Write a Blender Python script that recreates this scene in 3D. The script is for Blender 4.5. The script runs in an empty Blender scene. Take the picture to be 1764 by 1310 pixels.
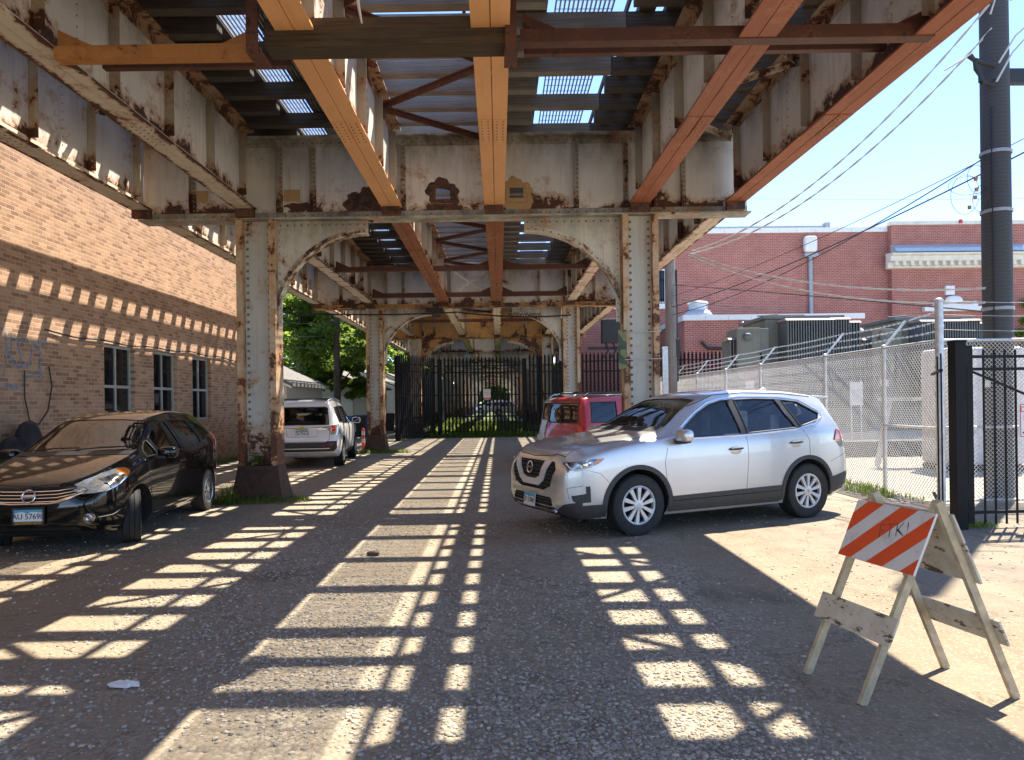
import bpy, bmesh, math, random
import numpy as np
from mathutils import Vector, Matrix
from mathutils.bvhtree import BVHTree
R = math.radians
random.seed(7)
rng = np.random.default_rng(11)
scn = bpy.context.scene
COL = scn.collection

# ------------------------------------------------------------------ camera, sky, sun, exposure
cam = bpy.data.cameras.new('camera'); camo = bpy.data.objects.new('camera', cam); COL.objects.link(camo)
cam.sensor_width = 36; cam.sensor_fit = 'HORIZONTAL'; cam.lens = 36 * 1270 / 1764
cam.shift_y = 37.7 / 1764; cam.clip_start = .05; cam.clip_end = 2000
camo.matrix_world = Matrix.Translation((0, 0, 1.6)) @ Matrix.Rotation(-.0177, 4, 'Z') @ Matrix.Rotation(R(90), 4, 'X') @ Matrix.Rotation(-.014, 4, 'Z')
scn.camera = camo
SX, SY = .36, .44
world = bpy.data.worlds.new('World'); scn.world = world; world.use_nodes = True
wn = world.node_tree; bg = wn.nodes['Background']
sky = wn.nodes.new('ShaderNodeTexSky'); sky.sky_type = 'NISHITA'; sky.sun_disc = False
sky.sun_elevation = math.atan(1 / math.hypot(SX, SY)); sky.sun_rotation = math.atan2(SX, SY)
sky.altitude = 100; sky.air_density = .55; sky.dust_density = .05; sky.ozone_density = 3.0
wn.links.new(sky.outputs[0], bg.inputs['Color']); bg.inputs['Strength'].default_value = .15
sl = bpy.data.lights.new('sun', 'SUN'); sl.energy = 4.3; sl.angle = R(.5); sl.color = (1, .91, .77)
so = bpy.data.objects.new('sun', sl); COL.objects.link(so)
so.rotation_euler = Vector((SX, SY, 1)).to_track_quat('Z', 'Y').to_euler()
scn.view_settings.view_transform = 'Standard'; scn.view_settings.look = 'None'
scn.view_settings.exposure = 1.8; scn.view_settings.gamma = 1
scn.cycles.use_denoising = True
scn.cycles.max_bounces = 10; scn.cycles.diffuse_bounces = 6; scn.cycles.transparent_max_bounces = 24
scn.cycles.sample_clamp_indirect = 8

# ------------------------------------------------------------------ helpers
def setp(o, label=None, cat=None, group=None, kind=None):
    if label: o['label'] = label
    if cat: o['category'] = cat
    if group: o['group'] = group
    if kind: o['kind'] = kind
    return o

def thing(name, label, cat, loc=(0, 0, 0), rz=0, group=None):
    o = bpy.data.objects.new(name, None); COL.objects.link(o)
    o.location = loc; o.rotation_euler = (0, 0, rz); o.empty_display_size = .2
    return setp(o, label, cat, group)

def dup(root, loc=None, rz=None, label=None, group=None):
    def cp(o, par):
        c = o.copy(); COL.objects.link(c)
        if par is not None: c.parent = par
        for ch in KIDS.get(o.name, []):
            k = cp(ch, c); KIDS.setdefault(c.name, []).append(k)
        return c
    r = cp(root, None)
    if loc is not None: r.location = loc
    if rz is not None: r.rotation_euler = (0, 0, rz)
    if label: r['label'] = label
    if group: r['group'] = group
    return r
KIDS = {}

class MB:
    def __init__(s): s.v = []; s.f = []; s.m = []; s.rv = None
    def add(s, vs, fs, mi=0, M=None):
        if M is not None: vs = [tuple(M @ Vector(p)) for p in vs]
        o = len(s.v); s.v.extend([tuple(p) for p in vs]); s.f.extend([[i + o for i in f] for f in fs]); s.m.extend([mi] * len(fs)); return s
    def box(s, x0, x1, y0, y1, z0, z1, mi=0, M=None):
        vs = [(x, y, z) for z in (z0, z1) for y in (y0, y1) for x in (x0, x1)]
        return s.add(vs, [(0, 2, 3, 1), (4, 5, 7, 6), (0, 1, 5, 4), (2, 6, 7, 3), (0, 4, 6, 2), (1, 3, 7, 5)], mi, M)
    def bar(s, p, q, w, h, mi=0, up=(0, 0, 1)):
        p, q = Vector(p), Vector(q); d = (q - p); L = d.length; d.normalize()
        x = d.cross(Vector(up))
        if x.length < 1e-4: x = Vector((1, 0, 0))
        x.normalize(); z = x.cross(d)
        M = Matrix((x, d, z)).transposed().to_4x4(); M.translation = p
        return s.box(-w / 2, w / 2, 0, L, -h / 2, h / 2, mi, M)
    def tube(s, pts, r, n=6, mi=0, cap=True, closed=False):
        pts = [Vector(p) for p in pts]; N = len(pts); rings = []
        rr = r if hasattr(r, '__len__') else [r] * N
        up = Vector((0, 0, 1)); prev = None
        for i, p in enumerate(pts):
            a = pts[i - 1] if (i > 0 or closed) else p; b = pts[(i + 1) % N] if (i < N - 1 or closed) else p
            d = (b - a).normalized()
            if prev is None:
                x = d.cross(up)
                if x.length < 1e-3: x = d.cross(Vector((1, 0, 0)))
            else: x = prev - d * prev.dot(d)
            x.normalize(); prev = x; y = d.cross(x)
            rings.append([p + (x * math.cos(t) + y * math.sin(t)) * rr[i] for t in [2 * math.pi * k / n for k in range(n)]])
        vs = [q for rg in rings for q in rg]; fs = []
        for i in range(N if closed else N - 1):
            j = (i + 1) % N
            for k in range(n):
                l = (k + 1) % n; fs.append((i * n + k, i * n + l, j * n + l, j * n + k))
        if cap and not closed: fs.append(tuple(range(n - 1, -1, -1))); fs.append(tuple((N - 1) * n + k for k in range(n)))
        return s.add(vs, fs, mi)
    def lathe(s, prof, n=32, mi=0, M=None, axis='Z', close=False):
        vs = []; fs = []; K = len(prof)
        for i in range(n):
            a = 2 * math.pi * i / n
            for r, h in prof:
                if axis == 'Z': vs.append((r * math.cos(a), r * math.sin(a), h))
                else: vs.append((r * math.cos(a), h, r * math.sin(a)))
        for i in range(n):
            j = (i + 1) % n
            for k in range(K if close else K - 1):
                l = (k + 1) % K
                q = (i * K + k, j * K + k, j * K + l, i * K + l)
                fs.append(q if axis == 'Z' else q[::-1])
        return s.add(vs, fs, mi, M)
    def prism(s, poly, a, b, axis='Z', mi=0, M=None):
        n = len(poly)
        def P(p, t):
            return (p[0], p[1], t) if axis == 'Z' else ((p[0], t, p[1]) if axis == 'Y' else (t, p[0], p[1]))
        ar = sum(poly[i][0] * poly[(i + 1) % n][1] - poly[(i + 1) % n][0] * poly[i][1] for i in range(n))
        if (ar < 0) != (axis == 'Y'): poly = poly[::-1]
        if b < a: a, b = b, a
        vs = [P(p, a) for p in poly] + [P(p, b) for p in poly]
        fs = [tuple(range(n - 1, -1, -1)), tuple(range(n, 2 * n))] + [(i, (i + 1) % n, n + (i + 1) % n, n + i) for i in range(n)]
        return s.add(vs, fs, mi, M)
    def dome(s, c, nrm, r, h=.6, mi=0, n=6):
        nrm = Vector(nrm); x = nrm.orthogonal().normalized(); y = nrm.cross(x); c = Vector(c)
        vs = [c + (x * math.cos(t) + y * math.sin(t)) * r for t in [2 * math.pi * k / n for k in range(n)]]
        vs += [c + (x * math.cos(t) + y * math.sin(t)) * r * .6 + nrm * r * h * .8 for t in [2 * math.pi * k / n for k in range(n)]]
        vs.append(c + nrm * r * h)
        fs = [(k, (k + 1) % n, n + (k + 1) % n, n + k) for k in range(n)] + [(n + k, n + (k + 1) % n, 2 * n) for k in range(n)]
        return s.add(vs, fs, mi)
    def ell(s, c, r, e=1.0, nu=20, nv=12, mi=0, M=None):
        def sp(v, p): return math.copysign(abs(v) ** p, v)
        vs = []; fs = []
        for j in range(nv + 1):
            ph = -math.pi / 2 + math.pi * j / nv
            for i in range(nu):
                th = 2 * math.pi * i / nu
                vs.append((c[0] + r[0] * sp(math.cos(ph), e) * sp(math.cos(th), e), c[1] + r[1] * sp(math.cos(ph), e) * sp(math.sin(th), e), c[2] + r[2] * sp(math.sin(ph), e)))
        for j in range(nv):
            for i in range(nu):
                k = (i + 1) % nu; fs.append((j * nu + i, j * nu + k, (j + 1) * nu + k, (j + 1) * nu + i))
        return s.add(vs, fs, mi, M)
    def mesh(s, name, mats):
        me = bpy.data.meshes.new(name); me.from_pydata(s.v, [], s.f)
        for m in (mats if isinstance(mats, (list, tuple)) else [mats]): me.materials.append(m)
        if any(s.m): me.polygons.foreach_set('material_index', s.m)
        return me
    def build(s, name, mats, parent=None, smooth=None, bevel=0, weld=False, loc=None):
        if s.rv:
            if s.v: mats = (list(mats) if isinstance(mats, (list, tuple)) else [mats]) + [M['rivet']]
            s.add(s.rv.v, s.rv.f, len(mats) - 1 if isinstance(mats, list) else 0); s.rv = None
        me = s.mesh(name, mats)
        if weld or smooth is not None:
            bm = bmesh.new(); bm.from_mesh(me)
            if weld: bmesh.ops.remove_doubles(bm, verts=bm.verts, dist=1e-5)
            bm.to_mesh(me); bm.free()
        o = bpy.data.objects.new(name, me); COL.objects.link(o)
        if smooth is not None:
            me.polygons.foreach_set('use_smooth', [True] * len(me.polygons)); me.set_sharp_from_angle(angle=R(smooth))
        if parent is not None: o.parent = parent; KIDS.setdefault(parent.name, []).append(o)
        if loc is not None: o.location = loc
        if bevel:
            b = o.modifiers.new('bevel', 'BEVEL'); b.width = bevel; b.segments = 2; b.limit_method = 'ANGLE'; b.angle_limit = R(40); b.harden_normals = False
        me.update(); return o

def fastmesh(name, V, F, mat, parent=None, smooth=False):
    """V (n,3) array, F (m,k) array of equal-size faces"""
    me = bpy.data.meshes.new(name); n, k = F.shape
    me.vertices.add(len(V)); me.vertices.foreach_set('co', V.astype(np.float32).ravel())
    me.loops.add(n * k); me.loops.foreach_set('vertex_index', F.astype(np.int32).ravel())
    me.polygons.add(n); me.polygons.foreach_set('loop_start', np.arange(0, n * k, k, dtype=np.int32))
    me.polygons.foreach_set('use_smooth', [smooth] * n)
    me.update(calc_edges=True); me.validate(); me.materials.append(mat)
    o = bpy.data.objects.new(name, me); COL.objects.link(o)
    if parent is not None: o.parent = parent; KIDS.setdefault(parent.name, []).append(o)
    return o

def text_obj(s, size, mat, parent, M, name='lettering', ext=.0015, align='CENTER', sx=1.0, off=0):
    cu = bpy.data.curves.new(name, 'FONT'); cu.body = s; cu.size = size; cu.extrude = ext; cu.align_x = align; cu.align_y = 'CENTER'; cu.resolution_u = 3; cu.offset = off
    t = bpy.data.objects.new('tmp_text', cu); COL.objects.link(t)
    dg = bpy.context.evaluated_depsgraph_get(); me = bpy.data.meshes.new_from_object(t.evaluated_get(dg)); me.name = name
    bpy.data.objects.remove(t)
    me.transform(M @ Matrix.Diagonal((sx, 1, 1, 1))); me.materials.clear(); me.materials.append(mat)
    o = bpy.data.objects.new(name, me); COL.objects.link(o)
    if parent is not None: o.parent = parent; KIDS.setdefault(parent.name, []).append(o)
    return o

# ------------------------------------------------------------------ materials
class NT:
    def __init__(s, name):
        s.mat = bpy.data.materials.new(name); s.mat.use_nodes = True; s.t = s.mat.node_tree
        s.b = s.t.nodes['Principled BSDF']; s.out = s.t.nodes['Material Output']
    def n(s, typ, **kw):
        nd = s.t.nodes.new('ShaderNode' + typ)
        for k, v in kw.items():
            if k.startswith('i_'):
                key = k[2:].replace('_', ' '); nd.inputs[key].default_value = v
            else: setattr(nd, k, v)
        return nd
    def l(s, a, b): s.t.links.new(a, b); return a
    def pos(s): 
        if not hasattr(s, '_pos'): s._pos = s.n('NewGeometry').outputs['Position']
        return s._pos
    def obj(s): return s.n('TexCoord').outputs['Object']
    def xyz(s, v=None):
        nd = s.n('SeparateXYZ'); s.l(v or s.pos(), nd.inputs[0]); return nd.outputs
    def noise(s, scale, detail=6, rough=.6, vec=None, stretch=None, dist=0):
        nd = s.n('TexNoise'); nd.inputs['Scale'].default_value = scale; nd.inputs['Detail'].default_value = detail; nd.inputs['Roughness'].default_value = rough; nd.inputs['Distortion'].default_value = dist
        v = vec or s.pos()
        if stretch:
            m = s.n('VectorMath', operation='MULTIPLY'); s.l(v, m.inputs[0]); m.inputs[1].default_value = stretch; v = m.outputs[0]
        s.l(v, nd.inputs['Vector']); return nd.outputs['Fac']
    def ramp(s, fac, a, b, clamp=True):
        nd = s.n('MapRange'); nd.clamp = clamp; s.l(fac, nd.inputs[0]); nd.inputs[1].default_value = a; nd.inputs[2].default_value = b; nd.inputs[3].default_value = 0; nd.inputs[4].default_value = 1
        return nd.outputs[0]
    def math(s, op, a, b=None, c=None):
        nd = s.n('Math', operation=op)
        for i, v in enumerate((a, b, c)):
            if v is None: continue
            if isinstance(v, (int, float)): nd.inputs[i].default_value = v
            else: s.l(v, nd.inputs[i])
        return nd.outputs[0]
    def mix(s, fac, a, b, blend='MIX'):
        nd = s.n('Mix', data_type='RGBA', blend_type=blend)
        for i, v in ((0, fac), (6, a), (7, b)):
            if isinstance(v, (int, float)): nd.inputs[i].default_value = v
            elif isinstance(v, tuple): nd.inputs[i].default_value = (*v[:3], 1)
            else: s.l(v, nd.inputs[i])
        return nd.outputs[2]
    def bump(s, h, strength=.3, dist=.01):
        nd = s.n('Bump'); nd.inputs['Strength'].default_value = strength; nd.inputs['Distance'].default_value = dist
        s.l(h, nd.inputs['Height']); s.l(nd.outputs[0], s.b.inputs['Normal'])
    def color(s, c):
        if isinstance(c, tuple): s.b.inputs['Base Color'].default_value = (*c[:3], 1)
        else: s.l(c, s.b.inputs['Base Color'])
    def set(s, **kw):
        for k, v in kw.items():
            key = k.replace('_', ' ')
            if isinstance(v, (int, float, tuple)): s.b.inputs[key].default_value = v
            else: s.l(v, s.b.inputs[key])
        return s

def simple(name, col, rough=.6, metal=0, var=.15, scale=8, coat=0, bump=0, spec=.5):
    m = NT(name)
    if var:
        f = m.noise(scale, 5, .6, vec=m.obj()); c = m.mix(m.ramp(f, .3, .7), tuple(x * (1 - var) for x in col), tuple(min(1, x * (1 + var)) for x in col)); m.color(c)
        if bump: m.bump(f, bump, .01)
    else: m.color(col)
    m.set(Roughness=rough, Metallic=metal, Coat_Weight=coat); m.b.inputs['Specular IOR Level'].default_value = spec
    return m.mat

def rusty(name, base, rust=(.11, .035, .014), halo=(.40, .19, .07), t=.62, low=.0, z0=4.9, dark=(.05, .022, .012), streak=.35, soot=0.0, ztop=6.1, halo_w=.10, rough=.62, sc=1.3, low_h=.45, edge=0, run_along=(3.2, 3.2, .22)):
    m = NT(name); P = m.pos(); z = m.xyz()[2]
    n1 = m.noise(sc, 9, .68, dist=.3); n2 = m.noise(sc * 7, 6, .7)
    h = m.ramp(z, z0 + low_h, z0)
    a = m.math('ADD', m.math('ADD', n1, m.math('MULTIPLY', n2, .34)), m.math('MULTIPLY', h, low))
    if edge: ox = m.xyz(m.obj())[0]; a = m.math('ADD', a, m.math('MULTIPLY', m.ramp(m.math('ABSOLUTE', ox), .09, .17), edge))
    thr = t + .17
    halo_m = m.ramp(a, thr - halo_w, thr + .015); rust_m = m.ramp(a, thr, thr + .025)
    st = m.noise(3.5, 5, .6, stretch=run_along); g = m.noise(.9, 6, .6)
    spk = m.noise(38, 3, .7)
    col = m.mix(m.math('MULTIPLY', m.ramp(st, .5, .78), streak), base, tuple(c * .45 * k for c, k in zip(base, (1.15, .95, .7))))
    col = m.mix(m.math('MULTIPLY', m.ramp(g, .4, .75), .35), col, tuple(c * .62 for c in base))
    col = m.mix(m.math('MULTIPLY', m.ramp(spk, .66, .72), .6), col, halo)
    if soot:
        s1 = m.math('MULTIPLY', m.ramp(z, ztop - .75, ztop), m.ramp(m.noise(2.2, 6, .65, stretch=(1, 1, .5)), .30, .62))
        col = m.mix(m.math('MULTIPLY', s1, soot), col, (.022, .018, .014))
    run = m.math('MULTIPLY', m.ramp(m.noise(2.4, 4, .6, stretch=(5, 5, .3)), .60, .70), m.ramp(m.noise(1.1, 3, .6), .40, .60)); col = m.mix(m.math('MULTIPLY', run, min(.7, streak * 1.4)), col, halo)
    pit = m.ramp(m.noise(11, 5, .65), .72, .74); col = m.mix(m.math('MULTIPLY', pit, .8 if streak > .15 else .2), col, rust)
    col = m.mix(m.math('MULTIPLY', halo_m, .85), col, halo)
    rc = m.mix(m.ramp(n2, .35, .65), rust, dark)
    col = m.mix(rust_m, col, rc)
    m.color(col); m.set(Roughness=rough)
    bh = m.math('ADD', m.math('MULTIPLY', rust_m, .8), m.math('MULTIPLY', n2, .5)); m.bump(bh, .35, .012)
    return m.mat

CREAM = (.78, .75, .65)
M = {}
M['web'] = rusty('steel_cream_web', CREAM, t=.665, low=.30, z0=4.9, soot=.9, ztop=6.2, streak=.32)
M['web_white'] = rusty('steel_white_web', (.74, .73, .68), t=.64, low=.2, z0=4.9, soot=.5, ztop=6.2)
M['bent'] = rusty('steel_grey_bent', (.74, .72, .64), t=.665, low=.30, z0=4.75, soot=.85, ztop=6.15, streak=.4)
M['stiff'] = rusty('steel_stiffener', (.46, .42, .33), t=.60, low=.25, z0=4.85, soot=.9, ztop=6.2, streak=.5)
M['bracket'] = rusty('steel_bracket', (.66, .63, .53), t=.63, soot=.9, z0=2, ztop=4.9, streak=.4)
M['cream_flange'] = rusty('steel_cream_flange', (.68, .61, .49), t=.55, streak=.5, z0=0, halo=(.34, .17, .07), sc=2.2)
M['girder_flange'] = rusty('steel_cream_girder_flange', (.70, .63, .51), t=.64, streak=.5, z0=0, halo=(.36, .18, .07), sc=2.2, edge=.22)
M['rust_flange'] = rusty('steel_rust_flange', (.28, .09, .03), t=.62, z0=0, halo=(.42, .19, .06), rust=(.10, .032, .015), streak=.8, run_along=(5, .35, 1), sc=2.5)
M['red_flange'] = rusty('steel_red_rust_flange', (.31, .098, .04), t=.66, z0=0, halo=(.40, .17, .07), rust=(.10, .035, .02), streak=.85, run_along=(6, .3, 1), sc=3)
M['orange'] = rusty('steel_orange_primer', (.84, .44, .19), t=.86, z0=0, streak=.22, run_along=(4, .5, 1), halo=(.6, .3, .1), rust=(.3, .14, .05), sc=2)
M['top_flange'] = rusty('steel_top_flange', (.38, .30, .21), t=.52, z0=0, streak=.5, halo=(.36, .16, .06), sc=2.4)
M['column'] = rusty('steel_column', (.54, .53, .47), t=.635, low=.26, z0=.4, low_h=1.1, streak=.5, sc=1.5)
M['col_edge'] = rusty('steel_column_edge', (.56, .45, .31), t=.56, low=.2, z0=.3, low_h=1.6, streak=.7, halo=(.45, .20, .06), rust=(.20, .065, .02), sc=2.4, halo_w=.16)
M['rivet'] = simple('grimy_rivet', (.21, .17, .12), .6, var=.4, scale=5)
M['foot'] = rusty('steel_column_foot', (.06, .028, .017), t=.5, z0=0, rust=(.03, .014, .01), halo=(.09, .04, .02), sc=3)
M['strut'] = rusty('steel_brown_strut', (.095, .036, .02), t=.6, z0=0, rust=(.045, .018, .012), halo=(.15, .055, .025), sc=3)
M['bent_orange'] = rusty('steel_orange_bent', (.62, .34, .11), t=.60, z0=4.75, low=.1, streak=.4, halo=(.4, .2, .08), rust=(.12, .05, .03), sc=2)
M['patch_orange'] = rusty('steel_tan_patch', (.52, .33, .15), t=.75, z0=4.75, streak=.3, halo=(.4, .2, .08))
M['dark_rust'] = rusty('steel_dark_rust', (.075, .032, .018), t=.52, z0=0, rust=(.022, .011, .008), halo=(.17, .065, .025), sc=4)

def wood(name, c1, c2, sc=1, stretch=(.6, 14, 14), rough=.85, bump=.5):
    m = NT(name); n = m.noise(3 * sc, 8, .65, vec=m.obj(), stretch=stretch); g = m.noise(1.2 * sc, 4, .6, vec=m.obj())
    c = m.mix(m.ramp(n, .3, .7), c1, c2); c = m.mix(m.math('MULTIPLY', m.ramp(g, .35, .7), .5), c, tuple(x * .5 for x in c1)); m.color(c); m.set(Roughness=rough); m.bump(n, bump, .01); return m.mat
M['tie'] = wood('tie_timber', (.055, .045, .037), (.13, .112, .095))
M['tie_skylit'] = wood('skylit_tie_timber', (.16, .145, .125), (.33, .31, .28))  # middle-bay ties: skylight on their faces put into a lighter timber colour
M['beam_wood'] = wood('beam_timber', (.035, .024, .014), (.115, .078, .042))
M['grating'] = simple('galvanised_grating', (.38, .39, .41), .5, .6)
M['rail'] = simple('rail_steel', (.12, .07, .05), .5, .5)

def brick(name, c1, c2, mortar, axis='x', bw=.215, rh=.0755, ms=.006, stain=.3, third=None, off=.5):
    m = NT(name); x, y, z = m.xyz(); cb = m.n('CombineXYZ')
    m.l(x if axis == 'x' else y, cb.inputs[0]); m.l(z, cb.inputs[1])
    b = m.n('TexBrick'); m.l(cb.outputs[0], b.inputs['Vector']); b.offset = off
    for k, v in (('Scale', 1), ('Mortar Size', ms), ('Mortar Smooth', .25), ('Bias', 0), ('Brick Width', bw), ('Row Height', rh)): b.inputs[k].default_value = v
    b.inputs['Color1'].default_value = (*c1, 1); b.inputs['Color2'].default_value = (*c2, 1); b.inputs['Mortar'].default_value = (*mortar, 1)
    col = b.outputs['Color']
    if third:   # some bricks of a third colour, picked per brick by a second copy of the pattern
        b2 = m.n('TexBrick'); m.l(cb.outputs[0], b2.inputs['Vector']); b2.offset = off; b2.offset_frequency = 2
        for k, v in (('Scale', 1), ('Mortar Size', ms), ('Mortar Smooth', .25), ('Bias', -.62), ('Brick Width', bw), ('Row Height', rh)): b2.inputs[k].default_value = v
        b2.inputs['Color1'].default_value = (0, 0, 0, 1); b2.inputs['Color2'].default_value = (1, 1, 1, 1); b2.inputs['Mortar'].default_value = (0, 0, 0, 1)
        col = m.mix(m.math('MULTIPLY', b2.outputs['Color'], .9), col, third)
    g = m.noise(1.1, 6, .6); f = m.noise(22, 5, .7)
    col = m.mix(m.math('MULTIPLY', m.ramp(g, .38, .72), stain), col, tuple(c * .5 for c in c1))
    col = m.mix(m.math('MULTIPLY', m.ramp(f, .45, .75), .35), col, tuple(c * .6 for c in c2))
    m.color(col); m.set(Roughness=.88)
    h = m.math('ADD', m.math('MULTIPLY', b.outputs['Fac'], -1), m.math('MULTIPLY', f, .5)); m.bump(h, .6, .01)
    return m.mat
M['brick_left'] = brick('brick_brown', (.60, .36, .22), (.36, .19, .11), (.55, .44, .32), 'y', third=(.11, .055, .035), ms=.0085)
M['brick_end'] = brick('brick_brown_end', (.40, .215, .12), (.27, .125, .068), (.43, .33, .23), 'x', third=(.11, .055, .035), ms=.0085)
M['brick_right'] = brick('brick_red', (.42, .125, .09), (.31, .082, .06), (.50, .34, .28), 'x', stain=.35, bw=.27, rh=.10, ms=.014)
M['brick_right_side'] = brick('brick_red_side', (.42, .125, .09), (.31, .082, .06), (.50, .34, .28), 'y', stain=.35, bw=.27, rh=.10, ms=.014)
M['stone'] = simple('pale_stone', (.66, .63, .54), .8, var=.12, scale=3, bump=.1)
M['white_paint'] = simple('white_paint', (.74, .73, .70), .6, var=.08)
M['grey_metal'] = simple('grey_metal', (.30, .32, .34), .5, .3)
M['galv'] = simple('galvanised_steel', (.52, .53, .53), .42, .55, var=.2, scale=12)
M['chain'] = simple('galvanised_wire', (.66, .66, .63), .5, .2, var=.1)
M['black_steel'] = simple('black_fence_paint', (.007, .007, .008), .55, var=.3, scale=6, spec=.2)
M['win_frame'] = simple('window_frame_paint', (.42, .42, .40), .55, var=.1)
M['dark_pane'] = simple('dark_window_pane', (.012, .014, .016), .04, var=0)
M['concrete'] = simple('concrete', (.42, .40, .36), .9, var=.2, scale=2, bump=.2)
M['leaf'] = None
def leafmat(name, a, b, c):
    m = NT(name); n = m.noise(1.3, 4, .6); n2 = m.noise(17, 3, .6)
    col = m.mix(m.ramp(n, .35, .65), a, b); col = m.mix(m.math('MULTIPLY', m.ramp(n2, .5, .7), .6), col, c); m.color(col); m.set(Roughness=.55)
    tr = m.n('BsdfTranslucent'); m.l(m.mix(.6, col, (.34, .44, .07)), tr.inputs['Color']); mx = m.n('MixShader'); mx.inputs[0].default_value = .6
    m.l(m.b.outputs[0], mx.inputs[1]); m.l(tr.outputs[0], mx.inputs[2]); m.l(mx.outputs[0], m.out.inputs['Surface']); return m.mat
M['leaf'] = leafmat('tree_leaf', (.10, .19, .03), (.18, .29, .05), (.24, .34, .08))
M['leaf_dark'] = leafmat('tree_leaf_dark', (.05, .11, .02), (.10, .18, .03), (.14, .22, .05))
M['grass'] = leafmat('grass_blade', (.06, .12, .02), (.11, .17, .035), (.18, .20, .06))
M['bark'] = wood('tree_bark', (.07, .055, .042), (.15, .12, .09), stretch=(9, 9, .8))
M['pole_wood'] = wood('pole_timber', (.17, .145, .12), (.34, .30, .26), stretch=(12, 12, .7))
M['blue_plastic'] = simple('blue_bin_plastic', (.035, .12, .33), .5)
M['black_plastic'] = simple('black_plastic', (.022, .022, .023), .55, var=.2)
M['orange_plastic'] = simple('orange_plastic', (.85, .10, .02), .5, var=.05)
M['wire_dark'] = simple('dark_cable', (.02, .018, .022), .6, var=0)
M['wire_white'] = simple('pale_cable', (.55, .54, .52), .5, var=0)
M['copper'] = simple('copper_tag', (.35, .17, .08), .5, .3)
M['red_tag'] = simple('red_tag', (.7, .06, .03), .6)
M['white_sign'] = simple('white_sign', (.72, .71, .68), .55, var=.05)
M['red_ink'] = simple('red_ink', (.5, .025, .02), .6, var=0)
M['black_ink'] = simple('black_ink', (.015, .015, .015), .6, var=0)
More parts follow.
